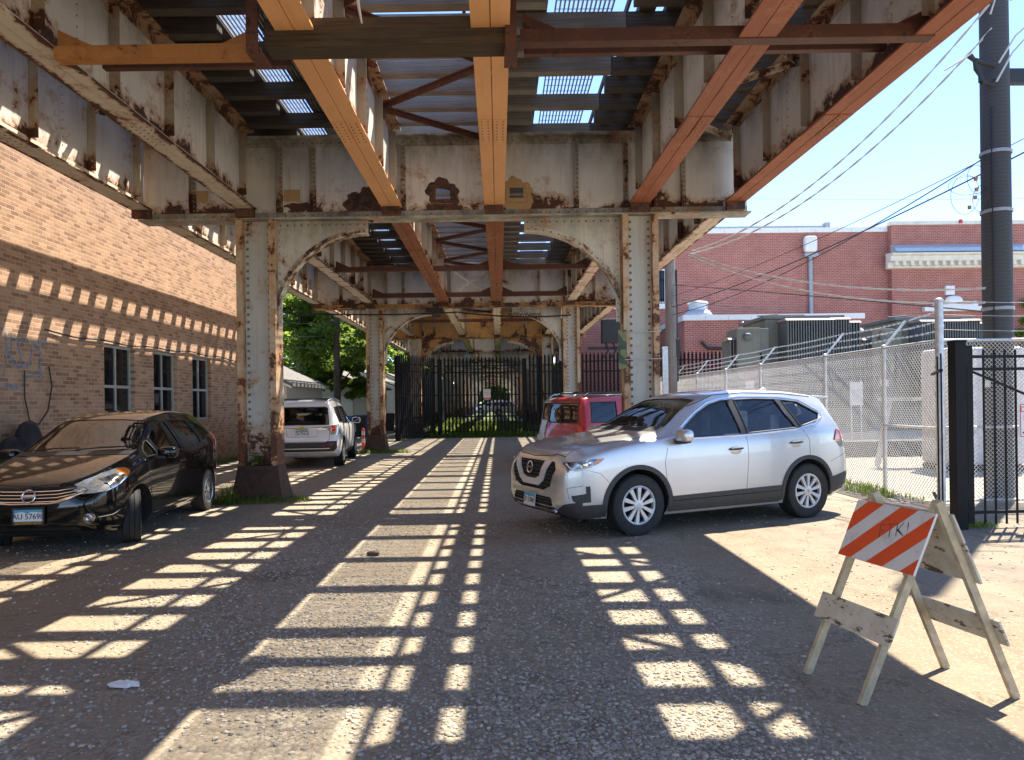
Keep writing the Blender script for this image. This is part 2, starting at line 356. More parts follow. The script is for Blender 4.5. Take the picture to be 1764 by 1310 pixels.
# ------------------------------------------------------------------ ground
def ground_mat():
    m = NT('gravel_ground'); x, y, z = m.xyz(); P = m.pos()
    def zone(expr, a, b): return m.ramp(expr, a, b)
    wob = m.noise(.9, 6, .65); wob2 = m.math('MULTIPLY', m.math('SUBTRACT', wob, .5), 1.8)
    vor = m.n('TexVoronoi', feature='F1'); vor.inputs['Scale'].default_value = 33; m.l(P, vor.inputs['Vector'])
    vc = m.n('SeparateColor'); m.l(vor.outputs['Color'], vc.inputs[0])
    vor2 = m.n('TexVoronoi', feature='F1'); vor2.inputs['Scale'].default_value = 80; m.l(P, vor2.inputs['Vector'])
    vc2 = m.n('SeparateColor'); m.l(vor2.outputs['Color'], vc2.inputs[0])
    fine = m.noise(60, 4, .7); big = m.noise(.55, 6, .6); med = m.noise(3.2, 6, .62)
    peb = m.mix(m.ramp(vc.outputs[0], 0, 1), (.20, .182, .155), (.50, .45, .37))
    peb2 = m.mix(m.ramp(vc2.outputs[0], 0, 1), (.23, .207, .172), (.42, .375, .31))
    c = m.mix(m.ramp(med, .42, .6), peb, peb2)
    c = m.mix(m.math('MULTIPLY', m.ramp(vor.outputs['Distance'], .35, .7), .40), c, (.12, .11, .094))
    c = m.mix(m.math('MULTIPLY', m.ramp(big, .44, .62), .75), c, m.mix(m.ramp(fine, .3, .7), (.20, .165, .125), (.30, .25, .19)))
    # packed tan dirt to the right of the tracks and along the parked hatchback
    dirt = m.mix(m.ramp(med, .3, .7), (.19, .153, .112), (.275, .225, .165)); dirt = m.mix(m.math('MULTIPLY', m.ramp(fine, .5, .75), .5), dirt, (.22, .165, .11))
    dirt = m.mix(m.math('MULTIPLY', m.ramp(vc2.outputs[1], .86, .95), .8), dirt, (.40, .34, .26))
    grey = m.mix(m.ramp(med, .3, .7), (.17, .150, .128), (.25, .222, .188)); 
    dirt = m.mix(m.ramp(m.math('ADD', y, wob2), 4.6, 6.6), dirt, m.mix(m.ramp(m.math('ADD', x, wob2), 2.4, 4.2), dirt, grey))
    fx = m.ramp(m.math('ADD', x, m.math('MULTIPLY', wob2, .8)), 1.5, 2.3)
    fy = m.ramp(m.math('ADD', y, wob2), 12.5, 10.5)
    c = m.mix(m.math('MULTIPLY', fx, fy), c, dirt)
    fl = m.math('MULTIPLY', m.ramp(m.math('ADD', x, wob2), -2.6, -3.6), m.ramp(m.math('ADD', y, wob2), 9.5, 7.5))
    c = m.mix(m.math('MULTIPLY', fl, .7), c, m.mix(m.ramp(med, .3, .7), (.20, .155, .11), (.30, .235, .17)))
    # mud stains
    st = m.ramp(m.noise(.75, 5, .6, stretch=(1, .7, 1)), .58, .68); c = m.mix(m.math('MULTIPLY', st, .6), c, (.10, .084, .066))
    tr = m.ramp(m.noise(.8, 5, .6, stretch=(1.6, .12, 1)), .50, .62); c = m.mix(m.math('MULTIPLY', tr, .6), c, m.mix(m.ramp(fine, .35, .7), (.22, .185, .145), (.36, .31, .245)))
    cr = m.ramp(m.math('ABSOLUTE', m.math('SUBTRACT', m.noise(.5, 8, .62, dist=.6), .5)), .006, .0); c = m.mix(m.math('MULTIPLY', cr, .55), c, (.07, .06, .05))
    oil = m.ramp(m.noise(1.9, 3, .5), .70, .76); c = m.mix(m.math('MULTIPLY', oil, .5), c, (.06, .055, .05))
    # worn asphalt farther on, concrete alley to the left
    asp = m.mix(m.ramp(med, .3, .7), (.25, .226, .19), (.36, .326, .275)); c = m.mix(m.ramp(m.math('ADD', y, wob2), 9, 13), c, m.mix(.55, asp, c))
    al = m.math('MULTIPLY', m.ramp(m.math('ADD', x, m.math('MULTIPLY', y, .012)), -5.0, -5.3), m.ramp(y, 22, 24))
    c = m.mix(al, c, m.mix(m.ramp(med, .3, .7), (.28, .265, .24), (.36, .345, .31)))
    # pale stone yard behind the chain-link fence
    yard = m.math('MULTIPLY', m.ramp(m.math('ADD', x, m.math('MULTIPLY', wob2, .1)), 6.45, 6.7), m.ramp(m.math('ADD', y, m.math('MULTIPLY', wob2, .15)), 10.6, 10.9))
    c = m.mix(yard, c, m.mix(m.ramp(vc.outputs[1], 0, 1), (.20, .19, .17), (.38, .365, .335)))
    gr = m.math('MULTIPLY', m.ramp(y, 34.4, 35.2), m.ramp(m.math('ABSOLUTE', m.math('ADD', x, .9)), 3.9, 3.5))
    c = m.mix(m.math('MULTIPLY', gr, m.ramp(m.noise(1.4, 5, .6), .35, .5)), c, (.075, .12, .03))
    c = m.mix(1.0, c, (1, .955, .87), 'MULTIPLY')
    m.color(c); m.set(Roughness=.92); m.b.inputs['Specular IOR Level'].default_value = .25
    dist = m.math('MULTIPLY', vor.outputs['Distance'], -1.0)
    keep = m.math('SUBTRACT', 1, m.math('MAXIMUM', m.math('MULTIPLY', m.math('MULTIPLY', fx, fy), .75), m.ramp(y, 9, 13)))
    h = m.math('ADD', m.math('MULTIPLY', dist, m.math('ADD', m.math('MULTIPLY', keep, .9), .12)), m.math('MULTIPLY', fine, .45)); m.bump(h, .55, .016)
    return m.mat
b = MB(); b.box(-500, 500, -60, 900, -.5, 0); g = b.build('ground', ground_mat()); setp(g, 'grey gravel and tan dirt ground beneath the railway', kind='structure')

# loose stones on the gravel: one mass nobody could count
def icos():
    t = (1 + 5 ** .5) / 2
    v = np.array([(-1, t, 0), (1, t, 0), (-1, -t, 0), (1, -t, 0), (0, -1, t), (0, 1, t), (0, -1, -t), (0, 1, -t), (t, 0, -1), (t, 0, 1), (-t, 0, -1), (-t, 0, 1)], float)
    f = np.array([(0, 11, 5), (0, 5, 1), (0, 1, 7), (0, 7, 10), (0, 10, 11), (1, 5, 9), (5, 11, 4), (11, 10, 2), (10, 7, 6), (7, 1, 8), (3, 9, 4), (3, 4, 2), (3, 2, 6), (3, 6, 8), (3, 8, 9), (4, 9, 5), (2, 4, 11), (6, 2, 10), (8, 6, 7), (9, 8, 1)])
    return v / np.linalg.norm(v[0]), f
def scatter_stones(name, xs, ys, sz, mat, label, squash=.62):
    v0, f0 = icos(); n = len(xs)
    a = rng.uniform(0, 6.28, n); sc = np.stack([sz * rng.uniform(.7, 1.35, n), sz * rng.uniform(.7, 1.2, n), sz * squash * rng.uniform(.6, 1.1, n)], 1)
    V = v0[None] * sc[:, None] * rng.uniform(.8, 1.15, (n, 12, 1))
    ca, sa = np.cos(a)[:, None], np.sin(a)[:, None]
    X = V[..., 0] * ca - V[..., 1] * sa + xs[:, None]; Y = V[..., 0] * sa + V[..., 1] * ca + ys[:, None]; Z = V[..., 2] + (sc[:, 2] * .35)[:, None]
    P = np.stack([X, Y, Z], -1).reshape(-1, 3); F = (f0[None] + 12 * np.arange(n)[:, None, None]).reshape(-1, 3)
    return setp(fastmesh(name, P, F, mat), label, kind='stuff')
def stone_mat():
    m = NT('loose_stone'); g = m.n('NewGeometry'); r = g.outputs['Random Per Island']; f = m.noise(120, 3, .6)
    c = m.mix(r, (.21, .185, .15), (.52, .455, .36)); c = m.mix(m.math('MULTIPLY', m.ramp(f, .45, .7), .4), c, (.12, .11, .1)); m.color(c); m.set(Roughness=.9); return m.mat
M['stone_loose'] = stone_mat()
n = 75000; yy = 2.9 + 9.5 * rng.random(n) ** 1.9; xx = rng.uniform(-1, 1, n) * (yy * .72 + .2)
from mathutils import noise as mnoise
dens = np.array([mnoise.noise((x * .55, y * .45, 3.1)) for x, y in zip(xx, yy)])
keep = (dens + rng.uniform(-.25, .25, n) > -.12) & ((xx < 1.6) | (rng.random(n) < .10)) & ((xx > -2.9) | (rng.random(n) < .25))
xx, yy = xx[keep], yy[keep]
scatter_stones('gravel', xx, yy, .0065 + .010 * rng.random(len(xx)) ** 2.4, M['stone_loose'], 'small loose grey stones scattered over the ground')

# ------------------------------------------------------------------ elevated railway
XL, XR = -4.06, 2.42                      # column lines
GX = [-5.93, -4.20, -1.75, -.03, 2.40, 4.00]  # longitudinal girders
BY = lambda k: .8 + 11.8 * k
SKEW = -.02
ZB = 4.73

def rivet_line(b, p, q, n, nrm, r=.017, mi=0):
    p, q = Vector(p), Vector(q)
    if b.rv is None: b.rv = MB()
    for i in range(n): b.rv.dome(p.lerp(q, i / max(1, n - 1)), nrm, r, .7, mi)

def make_girder(L, mweb, mbot, mtop, label, rivets, loc, group, solid=False):
    t = thing('plate_girder', label, 'girder', loc, 0, group)
    H = 1.31; e = .20
    b = MB(); b.box(-.009, .009, e, L - e, .03, H - .03)
    b.build('web', mweb, t)
    b = MB(); b.box(-.17, -.004, e, L - e, 0, .022); b.box(.004, .17, e, L - e, 0, .022)
    b.box(-.028, -.010, e, L - e, .023, .15); b.box(.010, .028, e, L - e, .023, .15)
    if rivets:
        for s in (-1, 1):
            rivet_line(b, (s * .028, e + .1, .095), (s * .028, L - e - .1, .095), int(L / .16), (s, 0, 0), .015)
    if rivets:
        for ys_ in (.31 * L, .69 * L):
            for s in (-1, 1):
                x0_, x1_ = sorted((s * .012, s * .162)); b.box(x0_, x1_, ys_ - .35, ys_ + .35, -.009, -.0005)
                rivet_line(b, (s * .05, ys_ - .3, -.009), (s * .05, ys_ + .3, -.009), 7, (0, 0, -1), .013); rivet_line(b, (s * .125, ys_ - .3, -.009), (s * .125, ys_ + .3, -.009), 7, (0, 0, -1), .013)
    b.build('bottom_flange', mbot, t)
    b = MB(); b.box(-.17, .17, e, L - e, H - .022, H); b.box(-.030, -.010, e, L - e, H - .15, H - .023); b.box(.010, .030, e, L - e, H - .15, H - .023)
    if rivets:
        for s in (-1, 1):
            rivet_line(b, (s * .03, e + .1, H - .095), (s * .03, L - e - .1, H - .095), int(L / .16), (s, 0, 0), .015)
            rivet_line(b, (s * .11, e + .1, H - .022), (s * .11, L - e - .1, H - .022), int(L / .2), (0, 0, -1), .015)
    b.build('top_flange', mtop, t)
    N = 8
    for k in range(N + 1):
        y = e + .35 + (L - 2 * e - .7) * k / N
        for s in (-1, 1):
            b = MB(); L_ = [(.0115, y - .006), (.125, y - .006), (.125, y + .006), (.024, y + .006), (.024, y + .085), (.0115, y + .085)]
            b.prism([(s * p, q) for p, q in L_], .152, H - .152)
            if rivets:
                rivet_line(b, (s * .024, y + .05, .22), (s * .024, y + .05, H - .22), 8, (s, 0, 0), .014)
                if k < N and k % 2 == 0:
                    rivet_line(b, (s * .0095, y + .72, .2), (s * .0095, y + .72, H - .2), 9, (s, 0, 0), .012)
            b.build('stiffener', M['stiff'], t)
    return t

spans = [
  # web, bottom flange, per girder
  [('web_white', 'girder_flange'), ('web', 'girder_flange'), ('web_white', 'orange'), ('web', 'orange'), ('web', 'red_flange'), ('web', 'red_flange')],
  [('web_white', 'girder_flange'), ('web', 'girder_flange'), ('web_white', 'rust_flange'), ('web', 'rust_flange'), ('web', 'girder_flange'), ('web', 'girder_flange')],
  [('web', 'girder_flange'), ('web', 'girder_flange'), ('web', 'girder_flange'), ('web', 'girder_flange'), ('web', 'girder_flange'), ('web', 'girder_flange')],
]
glab = [
 ['cream girder above the black hatchback, outermost beside the brick wall', 'cream girder ending on top of the nearest left column', 'girder with bright orange underside, left of the two orange ones', 'girder with bright orange underside running straight overhead in the middle', 'girder with rusty red underside ending on the nearest right column', 'outermost girder with rusty red underside against the blue sky'],
 ['cream outermost girder above the white car, beside the brick wall', 'cream girder landing on the second left column', 'girder with dark rusty brown underside seen through the first arch, the left one', 'girder with dark rusty brown underside in the middle of the first arch', 'girder with pale cream underside landing on the second right column', 'cream outermost girder near the wooden utility pole'],
 ['pale outermost girder of the third span, on the alley side', 'pale girder of the third span landing on its left column', 'pale girder of the third span just above the black gate, left one', 'pale girder of the third span just above the black gate, middle one', 'pale girder of the third span landing on its right column', 'pale outermost girder of the third span, on the red building side']]
protos = []
for k in range(3):
    for i, x in enumerate(GX):
        w, f = spans[k][i]; y0 = BY(k) - SKEW * 0
        t = make_girder(11.8, M[w], M[f], M['top_flange'], glab[k][i], k < 2, (x, BY(k) + SKEW * (x + .9), 4.89), 'long girders of the elevated railway')
        if k == 2: protos.append(t)
for k in range(3, 12):
    for i, x in enumerate(GX):
        dup(protos[i], (x, BY(k) + SKEW * (x + .9), 4.89), label='pale girder far down the tunnel of arches behind the black gate')

def make_bent(k, mweb, mflange, march, mcol, label, rivets, holes):
    t = thing('railway_bent', label, 'railway support', (-.9, BY(k), 0), SKEW, 'arched steel bents of the elevated railway')
    o = -.9
    x0, x1 = -6.01 - o, 4.27 - o; zt = 6.14
    b = MB()
    # web, with the square openings cut through it
    cuts = [(-1.04 - o, -.77 - o), (.22 - o, .48 - o)] if holes else []
    xs = [x0] + [c for cc in cuts for c in cc] + [x1]
    for i in range(len(xs) - 1):
        if i % 2 == 0: b.box(xs[i], xs[i + 1], -.01, .01, ZB + .03, zt - .03)
        else: b.box(xs[i], xs[i + 1], -.01, .01, ZB + .03, 5.06); b.box(xs[i], xs[i + 1], -.01, .01, 5.28, zt - .03)
    b.build('web', mweb, t)
    if holes:
        b = MB()
        for c, mi in ((cuts[0], 0), (cuts[1], 1)):
            for s in (-1, 1):
                a, e = sorted((s * .0105, s * .022))
                b.box(c[0] - .05, c[0] + .012, a, e, 5.0, 5.33, mi); b.box(c[1] - .012, c[1] + .05, a, e, 5.0, 5.33, mi)
                b.box(c[0] + .0121, c[1] - .0121, a, e, 5.0, 5.072, mi); b.box(c[0] + .0121, c[1] - .0121, a, e, 5.265, 5.33, mi)
        b.build('opening_frame', [M['dark_rust'], M['patch_orange']], t)
        # ragged rust scabs round the openings, real scale standing proud of the paint
        def scab(cx, cz, rx, rz, seed, mat):
            rr = random.Random(seed); n = 72; pts = []
            for i in range(n):
                a = 2 * math.pi * i / n; q = 1 + .15 * math.sin(3 * a + seed) + .10 * math.sin(7 * a + 2 * seed) + .05 * math.sin(13 * a + seed) + rr.uniform(-.03, .03)
                pts.append((cx + rx * q * math.cos(a), cz + rz * q * math.sin(a)))
            q = MB(); q.prism(pts, -.0135, -.0102, 'Y'); q.build('rust_scab', mat, t)
        scab(-2.25 - o, 5.02, .30, .27, 5, M['dark_rust'])
        scab(-3.35 - o, 4.98, .24, .07, 6, M['dark_rust'])
        # plated-over opening at the left and one beyond the left column
        for cx in (-3.48, -5.05):
            q = MB(); q.box(cx - o - .14, cx - o + .14, -.018, -.0105, 5.07, 5.27); q.build('cover_plate', M['patch_orange'], t)
        def ring_scab(c, seed, mat):
            rr = random.Random(seed); cx = (c[0] + c[1]) / 2; cz = 5.16; n = 72; inn = []; out = []
            for i in range(n):
                a = 2 * math.pi * (i + .5) / n; q = 1 + .09 * math.sin(2 * a + seed) + .08 * math.sin(5 * a + 2 * seed) + .05 * math.sin(11 * a) + rr.uniform(-.025, .025) + .28 * max(0, -math.sin(a)) ** 2
                ca, sa = math.cos(a), math.sin(a); m_ = max(abs(ca) / .185, abs(sa) / .165)
                inn.append((cx + ca / m_, cz + sa / m_)); out.append((cx + .27 * q * ca, cz + .27 * q * sa))
            V = [(x, -.0125, z) for x, z in inn] + [(x, -.0125, z) for x, z in out] + [(x, -.0101, z) for x, z in out]
            F = [(i, (i + 1) % n, n + (i + 1) % n, n + i) for i in range(n)] + [(n + i, n + (i + 1) % n, 2 * n + (i + 1) % n, 2 * n + i) for i in range(n)]
            q = MB(); q.add(V, F); q.build('rust_scab', mat, t)
        ring_scab(cuts[0], 3, M['dark_rust']); ring_scab(cuts[1], 9, M['patch_orange'])
    b = MB(); b.box(x0 - .02, x1 + .02, -.19, -.004, ZB, ZB + .026); b.box(x0 - .02, x1 + .02, .004, .19, ZB, ZB + .026)
    b.box(x0, x1, -.032, -.0115, ZB + .027, ZB + .15); b.box(x0, x1, .0115, .032, ZB + .027, ZB + .15)
    if rivets: rivet_line(b, (x0 + .1, -.032, ZB + .09), (x1 - .1, -.032, ZB + .09), 66, (0, -1, 0), .017)
    b.build('bottom_flange', mflange, t)
    b = MB(); b.box(x0, x1, -.17, .17, zt - .026, zt); b.box(x0, x1, -.032, -.0115, zt - .15, zt - .027); b.box(x0, x1, .0115, .032, zt - .15, zt - .027)
    if rivets: rivet_line(b, (x0 + .1, -.032, zt - .09), (x1 - .1, -.032, zt - .09), 66, (0, -1, 0), .021)
    b.build('top_flange', M['bracket'], t)
    for x in (-5.2, -3.72, -3.25 + .1, -1.62, -.2, 1.33, 2.17, 2.68, 3.15):
        xx = x - o
        for s in (-1, 1):
            b = MB(); L_ = [(xx - .006, .0115), (xx - .006, .11), (xx + .006, .11), (xx + .006, .024), (xx + .085, .024), (xx + .085, .0115)]
            b.prism([(p, s * q) for p, q in L_], ZB + .152, zt - .152)
            if rivets and s < 0: rivet_line(b, (xx + .05, -.024, ZB + .2), (xx + .05, -.024, zt - .2), 14, (0, -1, 0), .019)
            b.build('stiffener', M['stiff'], t)
    # arched brackets
    for s in (-1, 1):
        xc = (-2.19 if s < 0 else .47) - o; xe = (-3.74 if s < 0 else 2.09) - o; rx = abs(xe - xc) + .03; rz = 1.58; zc = 2.92
        N = 20; arc = [(xc + s * rx * math.sin(a), zc + rz * math.cos(a)) for a in [math.pi / 2 * i / N for i in range(N + 1)]]
        arc[-1] = (xe, arc[-1][1])
        poly = [(xc, ZB - .002), *[(min(p[0], xe) if s > 0 else max(p[0], xe), p[1]) for p in arc], (xe, ZB - .002)]
        b = MB(); b.prism(poly, -.011, .011, 'Y'); b.build('bracket_plate', march, t)
        b = MB()
        for i in range(N):
            p, q = arc[i], arc[i + 1]
            if abs(q[0]) > abs(xe) and s * q[0] > s * xe: q = (xe, q[1])
            if s * p[0] >= s * xe - .001 and i > 0: p = (xe - s * .001, p[1])
            b.add([(p[0], -.1, p[1] - .014), (q[0], -.1, q[1] - .014), (q[0], .1, q[1] - .014), (p[0], .1, p[1] - .014), (p[0], -.1, p[1] + .004), (q[0], -.1, q[1] + .004), (q[0], .1, q[1] + .004), (p[0], .1, p[1] + .004)],
                  [(0, 1, 2, 3), (4, 7, 6, 5), (0, 4, 5, 1), (2, 6, 7, 3), (1, 5, 6, 2), (0, 3, 7, 4)])
            # angle leg along the arc, on the plate
            for yy0, yy1 in ((-.022, -.0115), (.0115, .022)):
                d = Vector((q[0] - p[0], q[1] - p[1])).normalized(); nn = Vector((-d[1], d[0])) * (-s) * -1
                cx = Vector((xe - p[0], ZB - p[1])); nn = nn if nn.dot(cx) > 0 else -nn
                p2 = Vector(p) + nn * .09; q2 = Vector(q) + nn * .09; p1 = Vector(p) + nn * .005; q1 = Vector(q) + nn * .005
                lim = lambda v: (min(v[0], xe) if s > 0 else max(v[0], xe), v[1])
                p1, q1, p2, q2 = map(lim, (p1, q1, p2, q2))
                b.add([(p1[0], yy0, p1[1]), (q1[0], yy0, q1[1]), (q2[0], yy0, q2[1]), (p2[0], yy0, p2[1]), (p1[0], yy1, p1[1]), (q1[0], yy1, q1[1]), (q2[0], yy1, q2[1]), (p2[0], yy1, p2[1])],
                      [(0, 1, 2, 3), (4, 7, 6, 5), (0, 4, 5, 1), (2, 6, 7, 3)])
                if rivets and yy0 < 0 and i < N - 2:
                    c = (p1 [0] + q1[0] + p2[0] + q2[0]) / 4, (p1[1] + q1[1] + p2[1] + q2[1]) / 4
                    rivet_line(b, (c[0], yy0, c[1]), (c[0], yy0, c[1]), 1, (0, -1, 0), .018)
        b.build('arch_flange', M['cream_flange'] if k else M['bracket'], t)
        b = MB(); xa, xb = sorted((xc, xe)); b.box(xa, xb, -.022, -.0112, ZB - .14, ZB - .003)
        if rivets: rivet_line(b, (xa + .06, -.022, ZB - .07), (xb - .06, -.022, ZB - .07), 13, (0, -1, 0), .02)
        b.build('bracket_angle', march, t)
        b = MB(); a_, c_ = sorted((xe, xe - s * .075)); b.box(a_, c_, -.022, -.0112, zc + .02, ZB - .145)
        if rivets: rivet_line(b, ((a_ + c_) / 2, -.022, zc + .1), ((a_ + c_) / 2, -.022, ZB - .2), 14, (0, -1, 0), .013)
        b.build('bracket_angle', march, t)
    # columns: two flange plates, a recessed web with rows of rivets, flared foot
    for X in (XL, XR):
        w = (.325 if X < 0 else .30) if k < 2 else .275; cx = X - o
        b = MB(); zt_ = ZB - .003
        b.box(cx - w + .10, cx + w - .10, -.035, .035, .42, zt_)
        for s in (-1, 1):
            a, e = sorted((cx + s * (w - .10), cx + s * (w - .19))); b.box(a, e, -.05, -.0352, .42, zt_); b.box(a, e, .0352, .05, .42, zt_)
            if rivets: rivet_line(b, ((a + e) / 2, -.05, .55), ((a + e) / 2, -.05, zt_ - .1), 34, (0, -1, 0), .027)
        col = b.build('column', mcol, t)
        b = MB()
        for s in (-1, 1):
            a, e = sorted((cx + s * w, cx + s * (w - .10))); b.box(a, a + .012, -.2, .2, .30, zt_); b.box(e - .012, e, -.2, .2, .30, zt_)
            b.box(a + .0121, e - .0121, -.199, -.175, .30, zt_ - .002); b.box(a + .0121, e - .0121, .175, .199, .30, zt_ - .002)
        b.build('flange', M['col_edge'], col)
        b = MB(); h = .58
        def ring(wx, wy, z): return [(cx - wx, -wy, z), (cx + wx, -wy, z), (cx + wx, wy, z), (cx - wx, wy, z)]
        rings = [ring(w + .12, .31, 0), ring(w + .105, .295, .06), ring(w + .04, .235, .40), ring(w + .012, .212, h)]
        V = [p for r_ in rings for p in r_]; F = []
        for i in range(3):
            for j in range(4): F.append((i * 4 + j, i * 4 + (j + 1) % 4, i * 4 + 4 + (j + 1) % 4, i * 4 + 4 + j))
        F.append((12, 13, 14, 15)); b.add(V, F)
        b.build('foot', M['foot'], col)
        # beam seat on the column head where the long girder lands
    for x in GX:
        xx = x - o
        for ya in (-.30, .195): b = MB(); b.box(xx - .15, xx + .15, ya, ya + .105, ZB + .027, ZB + .158); b.build('beam_seat', M['dark_rust'], t)
    return t
make_bent(0, M['bent'], M['cream_flange'], M['bracket'], M['column'], 'grey steel bent over the camera, outside the arch view', False, False)
make_bent(1, M['bent'], M['bracket'], M['bracket'], M['column'], 'nearest arched steel bent of grey peeling paint with rust-ringed openings', True, True)
make_bent(2, M['bent'], M['bent_orange'], M['bracket'], M['column'], 'second arched steel bent with orange lower flange, framed by the nearest arch', True, False)
make_bent(3, M['bent_orange'], M['bent_orange'], M['bent_orange'], M['column'], 'third arched steel bent with orange peeling paint, standing at the black gate', False, False)
pb = make_bent(4, M['bent'], M['bracket'], M['bracket'], M['column'], 'grey arched bent far down the tunnel behind the black gate', False, False)
for k in range(5, 13): dup(pb, (-.9, BY(k), 0))

# struts between the girders at mid span
def strut(xa, xb, y, z, label, mat, w=.12, h=.12):
    t = thing('cross_strut', label, 'strut', ((xa + xb) / 2, y + SKEW * ((xa + xb) / 2 + .9), z), SKEW)
    d = (xb - xa) / 2; b = MB(); b.box(-d, d, -.01, .0, 0, h); b.build('web', mat, t)
    b = MB(); b.box(-d, d, .0005, w, h - .012, h); b.box(-d, d, .0005, w, 0, .012); b.build('channel_flange', mat, t)
    for s in (-1, 1):
        b = MB(); e = s * d; pts = [(e - s * .02, h + .001), (e - s * .36, h + .001), (e - s * .02, h + .16)]; b.prism(pts, .02, .032, 'Y'); b.build('gusset', mat, t)
    return t
M['strut_orange'] = rusty('steel_orange_strut', (.50, .22, .06), t=.56, z0=0, rust=(.09, .035, .015), halo=(.3, .12, .04), sc=1.6)
strut(-4.02, -2.16, 6.75, 4.79, 'orange-brown channel strut left of the dark timber crossbeam', M['strut_orange'])
strut(.24, 4.02, 6.75, 4.88, 'long dark brown channel strut right of the dark timber crossbeam', M['strut'])
strut(.30, 3.95, 7.45, 5.10, 'thin brown angle behind the strut right of the timber crossbeam', M['strut'], .07, .06)
strut(-3.95, -2.05, 7.45, 5.02, 'thin brown angle behind the orange-brown strut', M['strut'], .07, .06)
strut(-4.05, -.15, 18.4, 4.90, 'brown strut across the left half of the second span', M['strut'])
strut(.12, 2.28, 18.4, 4.90, 'brown strut across the right half of the second span', M['strut'])
strut(-3.95, -.2, 23.2, 4.93, 'low brown strut just in front of the second bent, left half', M['strut'], .1, .14)
strut(.14, 2.2, 23.2, 4.93, 'low brown strut just in front of the second bent, right half', M['strut'], .1, .14)
strut(-4.05, 2.28, 30.2, 4.90, 'brown strut across the third span', M['strut'])

b = MB(); b.box(-1.1, 1.1, -.13, .13, 0, .25); o_ = b.build('timber_crossbeam', M['beam_wood'], bevel=.008, loc=(-.92, 6.62, 4.75)); o_.rotation_euler = (0, 0, SKEW)
setp(o_, 'dark timber crossbeam slung under the two orange girders', 'timber beam')
for x, z0, z1, lab in ((-2.1, 4.66, 5.75, 'rusty steel hanger strap at the left end of the timber crossbeam'), (.15, 4.66, 5.75, 'rusty steel hanger strap at the right end of the timber crossbeam')):
    t = thing('hanger_strap', lab, 'hanger', (x, 6.62, z0))
    b = MB(); b.box(-.05, .05, -.19, -.165, 0, z1 - z0); b.box(-.012, .012, -.1645, -.14, 0, z1 - z0); b.build('strap_plate', M['strut'], t)
    b = MB(); b.box(-.06, .06, -.14, .18, .02, .055); b.build('foot_plate', M['strut'], t)
# taped cable end hanging beside the beam
t = thing('hanging_cable', 'taped cable end hanging over the timber crossbeam', 'cable', (-1.19, 6.47, 4.9))
b = MB(); b.tube([(0.02, .05, 1.2), (0, .02, .8), (-.02, 0, .55), (0, 0, .32)], [.03, .035, .05, .045], 8); b.build('taped_sleeve', M['black_plastic'], t, 40)
b = MB(); b.tube([(0, 0, .32), (.01, -.01, .2), (.04, -.02, .02)], [.02, .014, .008], 6); b.build('bare_end', M['wire_white'], t, 40)

# zigzag lateral bracing in the middle bay and the right bay
def bracing(x0, x1, ya, yb, n, z, label, mat):
    t = thing('lateral_bracing', label, 'bracing', ((x0 + x1) / 2, ya, z)); d = (x1 - x0) / 2 - .05; L = (yb - ya) / n
    for i in range(n):
        s = 1 if i % 2 else -1
        for (p, q) in (((-d * s, i * L, 0), (d * s, (i + 1) * L, 0)),):
            b = MB(); b.bar(p, q, .085, .012); b.bar((p[0], p[1], -.045), (q[0], q[1], -.045), .012, .08); b.build('brace_angle', mat, t)
    return t
for k in range(3):
    bracing(GX[2], GX[3], BY(k) + .35, BY(k + 1) - .3, 8, 6.0, ('zigzag brown bracing between the two orange girders', 'zigzag brown bracing between the two brown girders of the second span', 'zigzag bracing in the middle bay of the third span')[k], M['strut'])
    bracing(GX[4], GX[5], BY(k) + .35, BY(k + 1) - .3, 8, 6.0, ('zigzag cream bracing between the two red girders', 'zigzag cream bracing between the right pair of the second span', 'zigzag bracing in the right bay of the third span')[k], M['cream_flange'])
    bracing(GX[0], GX[1], BY(k) + .35, BY(k + 1) - .3, 8, 6.0, ('zigzag bracing in the left bay above the hatchback', 'zigzag bracing in the left bay above the white car', 'zigzag bracing in the left bay of the third span')[k], M['cream_flange'])
t = thing('crossed_bracing', 'pale crossed frame on the second bent between its two middle girders', 'bracing', (-.89, 24.0, 0))
for p, q in (((-.7, 0, 5.0), (.7, 0, 6.0)), ((-.7, .03, 6.0), (.7, .03, 5.0))):
    b = MB(); b.bar(p, q, .012, .085); b.build('diagonal', M['bent'], t)

# deck: ties, rails, guard timbers, walkway gratings
ZT = 6.205
def tie_proto(x0, x1, label, mat='tie'):
    b = MB(); b.box(x0, x1, -.085, .085, 0, .2); o = b.build('railway_tie', M[mat], bevel=.006)
    return setp(o, label, 'railway tie', 'timber ties of the railway deck')
tp = {}
T1S = tie_proto(-7.20, -3.42, 'timber tie of the left track, reaching out over the brick wall'); T1L = tie_proto(-7.24, -2.15, 'long timber tie of the left track, reaching under the left walkway')
T2S = tie_proto(-2.12, .62, 'timber tie of the middle track', 'tie_skylit'); T2L = tie_proto(-2.14, 1.635, 'long timber tie of the middle track, reaching under the right walkway', 'tie_skylit')
T3S = tie_proto(1.64, 4.47, 'timber tie of the right track')
NR = 97; used = set()
def place(p, y, j):
    if p.name in used: o = p.copy(); COL.objects.link(o)
    else: o = p; used.add(p.name)
    o.location = (0, y + random.uniform(-.02, .02), ZT + j); o.rotation_euler = (0, 0, SKEW + random.uniform(-.008, .008))
for r in range(NR):
    y = -4.0 + .6 * r
    place(T1L if r % 2 else T1S, y, 0); place(T2L if r % 2 == 0 else T2S, y, 0); place(T3S, y, 0)
b = MB()
for r in range(NR, 260):
    y = -4.0 + .6 * r
    for x0, x1 in ((-7.2, -3.4), (-2.1, .62), (1.7, 4.47)): b.box(x0, x1, y - .1, y + .1, ZT, ZT + .2)
